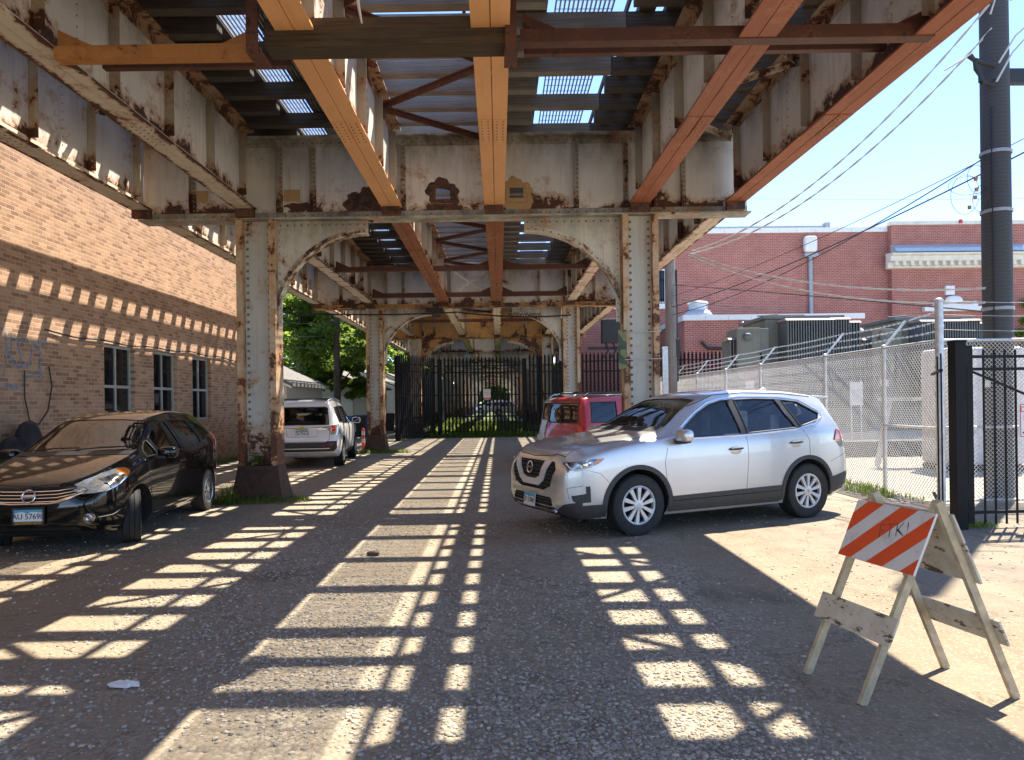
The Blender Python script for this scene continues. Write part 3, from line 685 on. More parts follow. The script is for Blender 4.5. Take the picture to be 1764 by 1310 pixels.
setp(b.build('far_ties', M['tie']), 'mass of ties receding down the tunnel', 'railway ties', kind='stuff')
def longi(name, x0, x1, z0, z1, mat, label, cat, y0=-4.2, y1=142):
    b = MB(); b.box(x0, x1, y0, y1, z0, z1); return setp(b.build(name, mat, bevel=.004), label, cat)
Z2 = ZT + .204
for i, xc in enumerate(GX):
    nm = ('left', 'middle', 'right')[i // 2]; s = i % 2
    b = MB(); b.box(xc - .065, xc + .065, -4.2, 142, Z2, Z2 + .018); b.box(xc - .01, xc + .01, -4.2, 142, Z2 + .018, Z2 + .115); b.box(xc - .036, xc + .036, -4.2, 142, Z2 + .115, Z2 + .155)
    setp(b.build('rail', M['rail']), f'{nm} track rail nearer the {"red" if s else "brown"} brick building, seen from below', 'rail')
gt = lambda x0, x1, h, lab: longi('guard_timber', x0, x1, Z2, Z2 + h, M['tie'], lab, 'guard timber')
pk = lambda x0, x1, lab, dz=0: longi('walk_plank', x0, x1, Z2 + dz, Z2 + dz + .05, M['tie'], lab, 'plank walk')
gt(-.385, -.345, .12, 'narrow guard timber along the middle track')
gt(3.51, 3.60, .12, 'guard timber inside the right track'); gt(3.80, 3.92, .12, 'guard timber close to the outermost right rail')
gt(1.64, 1.67, .10, 'thin guard timber at the edge of the right walkway'); gt(1.80, 2.0, .12, 'broad guard timber beside the right walkway'); gt(2.13, 2.33, .10, 'guard timber close beside the inner right rail')
gt(4.32, 4.50, .12, 'edge timber along the outer right side of the deck')
gt(-7.26, -7.14, .14, 'edge timber along the outer left side of the deck'); gt(-7.0, -6.9, .14, 'second guard timber from the outer left edge of the deck')
gt(-2.03, -1.98, .12, 'guard timber beside the left walkway'); gt(-4.12, -3.42, .14, 'broad timber added to block light along the inner side of the left track'); gt(-5.72, -5.50, .14, 'timber added inside the left track to block light')  # last two timbers added to block light on the left girder webs
pk(-6.74, -6.0, 'broad planked walk on the left edge of the deck'); pk(.06, .66, 'plank walk between the middle track and the right walkway')
pk(-3.02, -2.66, 'plank laid along the middle of the left walkway', .045); pk(2.50, 3.0, 'plank added between the rails of the right track to darken the deck'); pk(-4.95, -4.40, 'plank added between the rails of the left track to block light')  # both planks between rails added to block light and darken the deck
def grating(xa, xb, label):
    t = thing('walkway_grating', label, 'walkway', ((xa + xb) / 2, 0, Z2 + .004), 0); d = (xb - xa) / 2
    b = MB(); n = int((xb - xa) / .05)
    for i in range(n + 1):
        x = -d + 2 * d * i / n; b.box(x - .009, x + .009, -4.2, 60, 0, .03)
    b.build('bearing_bars', M['grating'], t)
    b = MB()
    for j in range(320): y = -4.1 + j * .2; b.box(-d, d, y - .004, y + .004, .031, .038)
    b.build('cross_rods', M['grating'], t)
grating(.76, 1.46, 'galvanised bar grating of the right walkway showing sky between bars')
grating(-3.40, -2.36, 'galvanised bar grating of the left walkway')

# ------------------------------------------------------------------ brown brick building on the left
WX = -8.05
t = thing('brick_building', 'long brown brick building on the left with three windows', 'building', (WX, 12, 0))
y0, y1, H = -14, 12.0, 9.5     # local
wins = [(15.2 - 12, 16.45 - 12), (17.36 - 12, 18.6 - 12), (19.54 - 12, 20.76 - 12)]
zb, zt = 1.24, 2.91
b = MB(); ys = [y0] + [c for w in wins for c in w] + [y1]
for i in range(len(ys) - 1):
    if i % 2 == 0: b.box(-.25, 0, ys[i], ys[i + 1], 0, H)
    else: b.box(-.25, 0, ys[i], ys[i + 1], 0, zb); b.box(-.25, 0, ys[i], ys[i + 1], zt, H)
b.build('wall', M['brick_left'], t)
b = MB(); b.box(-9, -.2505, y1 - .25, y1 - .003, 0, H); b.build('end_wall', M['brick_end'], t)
b = MB(); b.box(-9, -.26, y0, y1 - .26, H - .3, H - .1); b.build('roof', M['concrete'], t)
for (a, c) in wins:
    b = MB(); fx0, fx1 = -.15, -.09; fw = .055
    b.box(fx0, fx1, a, a + fw, zb, zt); b.box(fx0, fx1, c - fw, c, zb, zt); b.box(fx0, fx1, a + fw, c - fw, zb, zb + fw); b.box(fx0, fx1, a + fw, c - fw, zt - fw, zt)
    mid = (a + c) / 2; mz = zb + .80
    b.box(fx0 + .01, fx1 - .004, mid - .028, mid + .028, zb + fw, zt - fw)
    b.box(fx0 + .012, fx1 - .006, a + fw, mid - .028, mz - .03, mz + .03); b.box(fx0 + .012, fx1 - .006, mid + .028, c - fw, mz - .03, mz + .03)
    w = b.build('window', M['win_frame'], t)
    b = MB(); b.box(-.128, -.124, a + fw, c - fw, zb + fw, zt - fw); b.build('pane', M['dark_pane'], w)
    b = MB(); b.box(-.249, .03, a - .06, c + .06, zb - .09, zb - .001); b.build('sill', M['brick_left'], w)
    b = MB(); b.box(-.6, -.26, a + .1, c - .1, zb + .08, zb + .16); b.ell((-.36, a + .35, zb + .28), (.06, .07, .12)); b.ell((-.36, c - .4, zb + .26), (.05, .1, .1)); b.build('sill_clutter', M['white_paint'], w)
b = MB()
for pts in ([(12.15, 2.95), (12.2, 2.5), (12.1, 2.12)], [(12.3, 2.75), (12.75, 2.78)], [(12.32, 2.9), (12.3, 2.42), (12.45, 2.3), (12.8, 2.35), (12.84, 2.7)], [(12.5, 2.7), (12.55, 2.4)], [(12.6, 2.12), (12.98, 2.2), (13.1, 2.55), (12.9, 2.75)], [(13.0, 2.78), (13.22, 2.72), (13.3, 2.9)], [(12.1, 2.0), (12.5, 1.95), (12.7, 2.1)], [(13.05, 2.45), (13.1, 2.1), (12.95, 1.85)]):
    for p, q in zip(pts, pts[1:]): b.bar((.004, p[0] - 12, p[1]), (.004, q[0] - 12, q[1]), .004, .055, up=(1, 0, 0)) if False else b.add([(.0035, p[0] - 12 - .0, p[1] - .03), (.0035, q[0] - 12, q[1] - .03), (.0035, q[0] - 12 + .05, q[1] + .03), (.0035, p[0] - 12 + .05, p[1] + .03)], [(0, 1, 2, 3)])
gm = NT('faded_blue_spray'); n_ = gm.noise(16, 5, .7); tr = gm.n('BsdfTransparent'); mx = gm.n('MixShader'); gm.color((.24, .33, .42)); gm.set(Roughness=.9)
gm.l(gm.ramp(n_, .36, .56), mx.inputs[0]); gm.l(tr.outputs[0], mx.inputs[1]); gm.l(gm.b.outputs[0], mx.inputs[2]); gm.l(mx.outputs[0], gm.out.inputs['Surface'])
b.build('graffiti', gm.mat, t)
# cables on the wall
b = MB(); pts = [(WX + .03, y, 2.98 - .06 * math.sin((y - 13.2) * .7) * .5 + .02 * math.sin(y * 3)) for y in np.linspace(13.2, 23.9, 40)]
b.tube(pts, .016, 6); setp(b.build('wall_cable', M['wire_dark'], smooth=40), 'thin black cable running along the brick wall just above the windows', 'cable')
b = MB(); b.tube([(WX + .03, 13.3, 2.35), (WX + .05, 13.35, 2.0), (WX + .06, 13.2, 1.55), (WX + .05, 12.95, 1.32), (WX + .04, 12.72, 1.4), (WX + .04, 12.6, 1.8), (WX + .03, 12.62, 2.25)], .012, 6)
setp(b.build('hanging_loop', M['wire_dark'], smooth=40), 'loop of black cable hanging on the brick wall beside the graffiti', 'cable')
b = MB(); b.ell((WX + .22, 12.0, .55), (.2, .34, .6), .8); b.ell((WX + .25, 12.35, .75), (.2, .3, .65), .9); setp(b.build('dark_bag', M['black_plastic'], smooth=60), 'dark rubbish bags heaped against the brick wall behind the hatchback', 'bags')
# ------------------------------------------------------------------ chain-link fence
def chain_mesh(name, p0, p1, z0, z1, p, r, mat, parent):
    p0 = np.array(p0, float); p1 = np.array(p1, float); d = p1 - p0; L = np.linalg.norm(d); d /= L; nrm = np.array((-d[1], d[0]))
    n = int(L / p); k = int((z1 - z0) / p); k1 = k + 1
    zz = z0 + np.arange(k1) * p; i = np.arange(n)[:, None]; t = (np.arange(k1) % 2)[None, :]
    s = np.where(i % 2 == 0, i + t, i + 1 - t) * p
    off = [(math.cos(a), math.sin(a)) for a in (.5, 2.6, 4.7)]
    V = np.zeros((n, k1, 3, 3))
    for c, (u, w) in enumerate(off):
        ss = s + u * r * 1.3; V[:, :, c, 0] = p0[0] + d[0] * ss + nrm[0] * w * r; V[:, :, c, 1] = p0[1] + d[1] * ss + nrm[1] * w * r; V[:, :, c, 2] = zz[None, :]
    base = (np.arange(n)[:, None] * k1 + np.arange(k)[None, :]) * 3
    F = []
    for c in range(3):
        e = (c + 1) % 3; F.append(np.stack([base + c, base + e, base + 3 + e, base + 3 + c], -1).reshape(-1, 4))
    return fastmesh(name, V.reshape(-1, 3), np.concatenate(F), mat, parent)
FX = 6.5; FY = [10.75, 12.4, 14.65, 18.3, 21.1, 24.2, 27.2, 29.8]; FT = 2.42
t = thing('chain_link_fence', 'galvanised chain-link fence with slanted barbed wire arms beside the silver car', 'fence', (0, 0, 0))
chain_mesh('mesh', (FX, FY[0] + .06), (FX, 18.3), .04, FT, .036, .0054, M['chain'], t)
chain_mesh('mesh', (FX, 18.3), (FX, FY[-1]), .04, FT, .034, .0046, M['chain'], t)
for i, y in enumerate(FY[1:]):
    b = MB(); b.tube([(FX + .04, y, 0), (FX + .04, y, FT + .02)], .034, 10); b.ell((FX + .04, y, FT + .03), (.042, .042, .03), 1, 10, 6); po = b.build('post', M['galv'], t, 50)
    b = MB(); b.bar((FX + .05, y, FT + .02), (FX + .42, y, FT + .46), .035, .02, up=(0, 1, 0)); b.build('barb_arm', M['galv'], po)
b = MB(); b.tube([(FX + .02, FY[0], FT), (FX + .02, FY[-1], FT)], .022, 8); b.build('top_rail', M['galv'], t, 50)
b = MB(); b.tube([(FX + .03, FY[0], 1.12), (FX + .03, FY[1], 1.12)], .022, 8); b.build('brace_rail', M['galv'], t, 50)
for f in (.3, .62, .96):
    b = MB(); pts = [];
    for i in range(len(FY) - 1):
        for q in np.linspace(0, 1, 9)[:-1]:
            y = FY[i] + (FY[i + 1] - FY[i]) * q; k = 0 if (i == 0 and q < .01) else 1
            ff = f if i > 0 else f * (.25 + .75 * q)
            pts.append((FX + .05 + .37 * ff * (1 if i else q), y, FT + .02 + .44 * f - .02 * math.sin(math.pi * q)))
    b.tube(pts, .0035, 4)
    for j in range(0, 120):
        q = (j + .5) / 120; y = FY[0] + (FY[-1] - FY[0]) * q
        i = min(range(len(pts)), key=lambda z: abs(pts[z][1] - y)); c = pts[i]
        b.bar((c[0] - .02, y, c[2] - .02), (c[0] + .02, y + .01, c[2] + .02), .005, .005); b.bar((c[0] + .02, y, c[2] - .02), (c[0] - .02, y + .01, c[2] + .02), .005, .005)
    b.build('barbed_wire', M['galv'], t)
b = MB(); b.tube([(FX, FY[0], 0), (FX, FY[0], 3.0)], .058, 14); b.ell((FX, FY[0], 3.0), (.066, .066, .045), 1, 14, 6)
for z in (.5, .95, 1.25, 1.6, 2.0, 2.35, 2.6): b.tube([(FX, FY[0], z), (FX, FY[0], z + .05)], .066, 14)
setp(b.build('corner_post', M['galv'], smooth=50), 'tall capped galvanised corner post behind the barricade', 'fence post')
t = thing('chain_link_fence', 'chain-link fence panel behind the black gate, in front of the big dark pole', 'fence', (0, 0, 0))
chain_mesh('mesh', (FX + .06, FY[0]), (9.6, FY[0]), .04, FT, .031, .0045, M['chain'], t)
for z, r in ((FT, .022), (1.13, .02), (.05, .02)):
    b = MB(); b.tube([(FX, FY[0] + .03, z), (9.6, FY[0] + .03, z)], r, 8); b.build('rail', M['galv'], t, 50)
for z in (2.58, 2.80, 3.0):
    b = MB(); b.tube([(FX, FY[0], z)] + [(FX + q * 3, FY[0], z - .04 * math.sin(math.pi * q)) for q in np.linspace(.1, 1, 8)], .0035, 4); b.build('barbed_wire', M['galv'], t)

# black gate on the right
t = thing('black_gate', 'black steel picket gate with diagonal brace standing behind the barricade', 'gate', (5.66, 8.80, 0), R(3))
b = MB(); b.box(-.04, .04, -.04, .04, .06, 2.2); b.build('stile', M['black_steel'], t, bevel=.004)
for i in range(17):
    x = .20 + .136 * i; b = MB(); b.box(x - .009, x + .009, -.009, .009, .04, 2.15); b.build('picket', M['black_steel'], t)
for z in (.17, 1.90, 2.05):
    b = MB(); b.box(.041, 2.5, -.021, .021, z, z + .035); b.build('rail', M['black_steel'], t)
b = MB(); b.bar((.05, -.03, 1.88), (2.4, -.03, .9), .025, .025); b.build('brace', M['black_steel'], t)
sg = MB(); sg.box(.62, 1.05, -.036, -.032, 1.08, 1.5); sgo = sg.build('sign', M['white_sign'], t)
b = MB()
for q in ((.632, 1.038, 1.092, 1.1), (.632, 1.038, 1.48, 1.488), (.632, .64, 1.1001, 1.4799), (1.03, 1.038, 1.1001, 1.4799)): b.box(q[0], q[1], -.0385, -.0362, q[2], q[3])
b.build('border', M['red_ink'], sgo)
for s_, z in (('DO NOT', 1.42), ('BLOCK', 1.32), ('DRIVE', 1.22)):
    text_obj(s_, .10, M['red_ink'], sgo, Matrix.Translation((.835, -.0365, z)) @ Matrix.Rotation(R(90), 4, 'X'))
b = MB(); b.prism([(.655, 1.14), (.70, 1.165), (.70, 1.15), (.95, 1.15), (.95, 1.13), (.70, 1.13), (.70, 1.115)], -.0385, -.0362, 'Y'); b.build('arrow', M['black_ink'], sgo)
t = thing('gate_post', 'thick black square gate post behind the barricade', 'gate post', (5.50, 8.75, 0), R(3))
b = MB(); b.box(-.07, .07, -.07, .07, 0, 2.24); b.box(-.077, .077, -.077, .077, 2.2405, 2.262); b.build('shaft', M['black_steel'], t, bevel=.006)
for z in (.35, 1.95):
    b = MB(); b.box(.0701, .118, -.03, .03, z, z + .2); b.build('hinge', M['black_steel'], t, bevel=.004)
t = thing('picket_panel', 'short black picket panel between the gate post and corner post', 'fence', (5.40, 8.9, 0), R(62))
for i in range(2): b = MB(); b.box(.03 + .75 * i, .05 + .75 * i, -.009, .009, .04, 2.12); b.build('picket', M['black_steel'], t)
for z in (.17, 1.90): b = MB(); b.box(0, 2.0, -.018, .018, z, z + .03); b.build('rail', M['black_steel'], t)

# ------------------------------------------------------------------ black palisade under the railway
def palisade(pts, zt, label, name='palisade_fence', sp=.17, rails=(.25, .95, 1.95, 3.0, 3.3), w=.09, posts=()):
    t = thing(name, label, 'fence', (pts[0][0], pts[0][1], 0)); o = Vector(pts[0])
    b = MB(); r = MB()
    for p, q in zip(pts, pts[1:]):
        p, q = Vector(p) - o, Vector(q) - o; L = (q - p).length; d = (q - p) / L; n = int(L / sp); a = math.atan2(d.y, d.x)
        for i in range(n + 1):
            c = p + d * (L * i / n); Mx = Matrix.Translation((c.x, c.y, 0)) @ Matrix.Rotation(a, 4, 'Z')
            b.prism([(-w / 2, .05), (w / 2, .05), (w / 2, zt - .12), (.012, zt), (-.012, zt), (-w / 2, zt - .12)], -.012, .012, 'Y', 0, Mx)
        for z in rails: r.bar((p.x, p.y + .035, z), (q.x, q.y + .035, z), .04, .05)
    b.build('pickets', M['black_steel'], t); r.build('rails', M['black_steel'], t)
    for (x, y) in posts:
        b = MB(); b.box(x - o.x - .1, x - o.x + .1, y - o.y + .07, y - o.y + .27, 0, zt - .1); b.build('post', M['black_steel'], t)
    return t
palisade([(-4.25, 31.2), (-4.0, 31.9), (-3.0, 34.2), (-2.75, 34.3)], 3.72, 'angled left wing of the black palisade fence beneath the third arch', posts=[(-4.3, 31.2)])
t = palisade([(-2.5, 34.3), (.95, 34.3)], 3.72, 'black palisade gate closing the middle of the third arch', 'palisade_gate', posts=[(-2.75, 34.3), (1.2, 34.3)])
t['category'] = 'gate'
palisade([(1.45, 34.3), (3.6, 34.3)], 3.8, 'right wing of the black palisade fence beneath the third arch', posts=[(1.95, 34.3)])
palisade([(-4.75, 35.0), (-4.75, 95)], 3.6, 'long black palisade running down the left side of the tunnel', posts=[(-4.75, 35.2)])
palisade([(3.15, 35.0), (3.15, 95)], 3.6, 'long black palisade running down the right side of the tunnel', posts=[(3.15, 35.2)])
palisade([(3.7, 32.4), (10.3, 32.4)], 3.72, 'black palisade fence in front of the red brick annex, behind the wooden pole', rails=(.6, 1.5, 2.9, 3.35), posts=[(6.6, 32.4)])
t = thing('gate_sign', 'small white and red notice on the black palisade gate', 'sign', (-.55, 34.26, 1.69))
b = MB(); b.box(-.17, .17, -.006, 0, .12, .52); b.build('board', M['white_sign'], t)
b = MB(); b.box(-.17, .17, -.006, 0, 0, .1195); b.build('red_band', M['red_ink'], t)
b = MB()
for z, w in ((.44, .11), (.36, .12), (.28, .10)):
    for i in range(5): b.box(-w + i * .05, -w + i * .05 + .03, -.0085, -.0062, z - .012, z + .012)
for i in range(4): b.box(-.12 + i * .065, -.12 + i * .065 + .04, -.0085, -.0062, .04, .08, 1)
b.build('blurred_print', [M['red_ink'], M['white_sign']], t)

# ------------------------------------------------------------------ poles
t = thing('utility_pole', 'huge dark grey pole with ringed surface at the right edge', 'utility pole', (7.72, 11.25, 0))
m = NT('dark_pole_skin'); z = m.xyz()[2]; wv = m.n('TexWave', wave_type='BANDS', bands_direction='Z'); wv.inputs['Scale'].default_value = 5.5; wv.inputs['Distortion'].default_value = 5; wv.inputs['Detail'].default_value = 4; m.l(m.pos(), wv.inputs['Vector'])
m.color(m.mix(m.ramp(wv.outputs['Fac'], .2, .9), (.050, .051, .053), (.062, .063, .064))); m.set(Roughness=.8); m.bump(wv.outputs['Fac'], .07, .01); M['pole_dark'] = m.mat
b = MB(); b.tube([(0, 0, 0), (0, 0, 12)], [.215, .185], 28); b.build('shaft', M['pole_dark'], t, 50)
b = MB(); b.ell((-.2, -.05, 1.78), (.03, .05, .06), .6, 8, 6); b.build('number_tag', M['white_sign'], t, 50)
b = MB(); b.box(.2, .55, -.06, .06, 6.4, 6.62); b.build('arm', M['black_plastic'], t)
b = MB(); b.tube([(-.16, -.15, 0), (-.155, -.145, 6)], .012, 6); b.build('ground_wire', M['wire_dark'], t, 50)
for z in (2.9, 4.4, 5.3):
    b = MB(); b.lathe([(.212, z), (.222, z + .005), (.222, z + .05), (.212, z + .055)], 28); b.build('band', M['grey_metal'], t, 50)
t = thing('utility_pole', 'weathered wooden utility pole beside the second bent, before the red wall', 'utility pole', (5.70, 24.3, 0))
b = MB(); b.tube([(0, 0, 0), (.03, 0, 4.5), (-.02, 0, 8.6)], [.21, .18, .15], 14); b.build('shaft', M['pole_wood'], t, 50)
b = MB(); b.tube([(.22, -.02, 2.2), (.22, -.02, 5.9)], .035, 8); b.build('conduit', M['black_plastic'], t, 50)
b = MB(); b.box(.17, .30, -.14, .02, 3.0, 3.6); b.build('junction_box', M['black_plastic'], t, bevel=.01)
b = MB(); b.box(-.3, -.12, -.16, -.06, 0, 3.35); b.build('guard_channel', M['galv'], t)
t = thing('utility_pole', 'dark alley utility pole standing among the green trees', 'utility pole', (-8.4, 38.5, 0))
b = MB(); b.tube([(0, 0, 0), (0, 0, 9.5)], [.19, .14], 12); b.build('shaft', M['bark'], t, 50)
b = MB(); b.box(-1.1, 1.1, -.06, .06, 8.2, 8.34); b.build('crossarm', M['bark'], t)

def sag(p, q, s, n=24): 
    p, q = Vector(p), Vector(q); return [p.lerp(q, i / n) + Vector((0, 0, -s * 4 * (i / n) * (1 - i / n))) for i in range(n + 1)]
def cable(label, p, q, s, r, mat, twist=False):
    pts = sag(p, q, s, 70 if twist else 28); b = MB()
    if twist:
        for ph in (0, math.pi):
            b.tube([c + Vector((math.cos(i * .9 + ph), 0, math.sin(i * .9 + ph))) * r * .9 for i, c in enumerate(pts)], r, 5)
    else: b.tube(pts, r, 5)
    return setp(b.build('overhead_cable', mat, smooth=60), label, 'cable')
A = (4.3, 16.4, 4.86)
cable('upper pale twisted cable from the right girder up to the dark pole', (4.34, 16.3, 4.9), (7.55, 11.1, 7.55), .62, .011, M['wire_white'], True)
cable('second pale twisted cable rising close under the upper one to the dark pole', (4.36, 16.4, 4.86), (7.6, 11.1, 7.2), .62, .011, M['wire_white'], True)
cable('upper pale twisted cable sagging in front of the red wall', A, (7.6, 11.1, 3.24), .30, .010, M['wire_white'], True)
cable('lower pale twisted cable sagging in front of the red wall', (4.3, 16.5, 4.84), (7.6, 11.1, 3.02), .34, .010, M['wire_white'], True)
cable('topmost dark cable crossing the sky from the wooden pole past the dark pole', (5.75, 24.2, 5.0), (9.6, 7.4, 6.4), .35, .008, M['wire_dark'])
cable('thick dark cable crossing the sky below the topmost one', (5.75, 24.2, 4.65), (9.6, 7.5, 6.25), .38, .015, M['wire_dark'])
cable('dark cable ending in a tangle of loops at the dark pole', (5.75, 24.2, 4.4), (7.5, 11.1, 5.25), .35, .011, M['wire_dark'])
cable('dark cable from the wooden pole running level in front of the red wall', (5.8, 24.2, 5.38), (7.55, 11.1, 2.86), -.02, .012, M['wire_dark'])
cable('thin dark cable from the wooden pole down to the nearer transformer', (5.8, 24.2, 4.95), (9.2, 23.4, 4.5), .12, .01, M['wire_dark'])
cable('hair-thin cable level across the blue sky', (12, 62, 18.8), (46, 60, 17.8), .2, .014, M['wire_dark'])
t = thing('cable_tangle', 'tangle of thin loops with orange and red tags beside the dark pole', 'cables', (7.45, 11.05, 4.9))
for k, (cx, cz, rx, rz, tl) in enumerate(((-.30, -.12, .30, .14, .5), (-.33, -.25, .22, .30, .2), (-.12, -.02, .16, .22, -.3), (-.06, -.3, .13, .2, .3))):
    b = MB(); b.tube([(cx + rx * math.cos(a) + tl * rz * .3 * math.sin(a), .02 * k, cz + rz * math.sin(a)) for a in np.linspace(.3, 6.1, 26)], .0045, 4); b.build('loop', M['wire_dark'], t)
for x, z, mm in ((-.18, -.02, 'copper'), (-.17, -.18, 'copper'), (-.19, -.30, 'copper'), (-.28, -.45, 'copper'), (-.42, -.66, 'red_tag')):
    b = MB(); b.box(x - .025, x + .025, -.02, .01, z - .03, z + .03); b.build('tag', M[mm], t, bevel=.006)
t = thing('cable_splices', 'cluster of black cable splices hanging left of the dark pole top', 'cables', (7.45, 11.0, 6.45))
for pts in ([(-.28, 0, .28), (-.2, 0, .2), (-.17, 0, .08), (-.12, 0, -.02), (-.1, 0, -.12)], [(-.2, 0, .2), (.1, 0, .12)], [(-.1, 0, -.12), (.05, 0, -.16), (.1, 0, -.1)]):
    b = MB(); b.tube(pts, [.03 if i % 2 else .045 for i in range(len(pts))], 8); b.build('splice', M['black_plastic'], t, 50)
for pts in ([(-.02, -.1, .85), (.0, -.2, 1.05), (.2, -.25, .98), (.45, -.2, 1.15)], [(.1, -.1, .12), (.25, -.25, .45), (.6, -.2, .75)], [(.06, -.1, -.16), (.2, -.25, .2), (.6, -.2, .62)], [(-.28, 0, .28), (-.6, .1, .1)]):
    b = MB(); P = [Vector(p) for p in pts]; b.tube(P, .014, 6); b.build('pale_lead', M['wire_white'], t, 60)

# ------------------------------------------------------------------ red brick building, annex
t = thing('brick_building', 'large red brick building across the yard with pale cornice', 'building', (20, 45, 0))
b = MB(); b.box(-15, 4.05, 0, 20, 0, 11.75); b.build('wall', [M['brick_right']], t)
b = MB(); b.box(4.06, 12.3, -.45, 20, 0, 12.05); b.build('wall', [M['brick_right']], t)
b = MB()
for i in range(17): b.box(-15 + i * 1.12 + .008, -15 + (i + 1) * 1.12 - .008, -.08, .3, 11.752, 12.05)
b.build('coping', M['white_paint'], t)
b = MB(); b.box(4.0, 12.36, -.53, .2, 12.052, 12.28); b.build('coping', M['stone'], t)
b = MB(); b.box(-6.5, .6, .6, .9, 11.7, 12.32); b.box(.45, .75, .5, .95, 11.7, 12.5); b.build('roof_edge', M['grey_metal'], t)
prof = [(0, 9.36), (-.25, 9.4), (-.28, 9.7), (-.55, 9.78), (-.62, 10.05), (-.78, 10.12), (-.8, 10.22), (0, 10.3)]
b = MB(); b.prism([(p[0] - .452, p[1]) for p in prof], 3.7, 12.5, 'X'); cor = b.build('cornice', M['stone'], t)
for i in range(18): b = MB(); b.box(4.0 + i * .48, 4.18 + i * .48, -1.0, -.74, 9.5, 9.77); b.build('bracket', M['stone'], cor)
b = MB(); b.prism([(-.452, 10.302), (-1.15, 10.305), (-1.0, 10.55), (-.452, 10.85)], 4.0, 12.4, 'X'); b.build('flashing', M['grey_metal'] if False else simple('pale_flashing', (.50, .56, .60), .4, .4), cor)
b = MB(); b.box(5.9, 10.1, -.75, -.452, 6.75, 7.02); b.box(6.5, 9.2, -.72, -.452, 7.021, 7.15); b.ell((7.8, -.55, 7.35), (.55, .2, .35), .8, 14, 8); b.ell((6.7, -.55, 7.2), (.2, .14, .18), 1, 10, 6); b.ell((9.1, -.55, 7.2), (.2, .14, .18), 1, 10, 6); b.build('door_pediment', M['white_paint'], t)
b = MB(); b.box(7.3, 7.85, -.60, -.455, 7.75, 8.3); b.build('wall_box', M['white_paint'], t)
b = MB(); b.box(-14.9, -9.8, -.25, -.002, 7.15, 7.45); b.build('ledge', M['white_paint'], t)
b = MB()
for i in range(34): b.box(-14.8 + i * .15, -14.77 + i * .15, -.2, -.17, 7.46, 9.5)
b.box(-14.9, -9.8, -.165, -.13, 8.9, 8.96); b.box(-14.9, -9.8, -.165, -.13, 7.7, 7.76); b.build('ledge_railing', M['black_steel'], t)
for x in (-14.2, -12.4, -10.6):
    b = MB(); b.box(x, x + .9, -.07, -.003, 7.5, 9.6); w = b.build('window', M['white_paint'], t); b = MB(); b.box(x + .08, x + .42, -.08, -.072, 7.6, 9.5); b.box(x + .48, x + .82, -.08, -.072, 7.6, 9.5); b.build('pane', M['dark_pane'], w)
t = thing('wall_lamp', 'pale square floodlight on a pipe against the red wall', 'lamp', (19.2, 44.85, 4))
b = MB(); b.tube([(0, 0, 0), (0, 0, 6.2)], .13, 10); b.build('pipe', M['grey_metal'], t, 50)
b = MB(); b.box(-.42, .42, -.2, .1, 6.2, 6.45); b.build('bracket', M['grey_metal'], t)
b = MB(); b.ell((-.1, -.25, 6.95), (.38, .22, .48), .35, 16, 10); b.build('head', M['white_sign'], t, 40)
t = thing('brick_annex', 'low red brick annex with white coping below the large building', 'building', (9.75, 38.4, 0))
b = MB(); b.box(0, 9.4, 0, 6.3, 0, 5.72); b.build('wall', M['brick_right'], t)
b = MB(); b.box(-.012, -.002, .01, 6.3, 0, 5.70); b.build('side_wall', M['brick_right_side'], t)
b = MB()
for i in range(8): b.box(-.1 + i * 1.2 + .006, -.1 + (i + 1) * 1.2 - .006, -.1, 6.3, 5.722, 6.0)
b.build('coping', M['white_paint'], t)
t = thing('roof_fan', 'round metal ventilator on the roof of the red annex', 'vent', (10.75, 39.4, 6.0))
b = MB(); b.lathe([(.0, 0), (.78, 0), (.78, .1), (.62, .32), (.5, .36), (.5, .72), (.56, .74), (.5, .82), (0, .9)], 24); b.build('cowl', M['galv'], t, 40)
b = MB(); b.tube([(12.75, 38.2, 3.4), (12.75, 38.2, 5.5)], .07, 8); b.ell((12.75, 38.2, 5.52), (.12, .12, .1)); setp(b.build('vent_pipe', M['galv'], smooth=50), 'thin vent pipe standing before the red annex', 'pipe')
b = MB(); b.tube([(10.6, 38.3, 4.6), (10.9, 38.2, 4.25), (12.2, 38.2, 4.2), (12.9, 38.2, 4.45), (13.6, 38.2, 4.4), (14.0, 38.25, 3.6), (14.4, 38.25, 3.5)], .08, 8); setp(b.build('duct_hose', M['black_plastic'], smooth=60), 'black curved conduit on the front of the annex', 'conduit')
t = thing('security_camera', 'white wall camera at the right end of the annex', 'camera', (18.3, 38.2, 4.9))
b = MB(); b.box(-.4, .05, -.05, .1, 0, .55); b.build('base', M['white_sign'], t); b = MB(); b.tube([(.05, -.1, .4), (.5, -.2, .38), (.55, -.2, .2)], .07, 8); b.ell((.55, -.2, .05), (.18, .18, .22)); b.build('dome', M['white_sign'], t, 50)

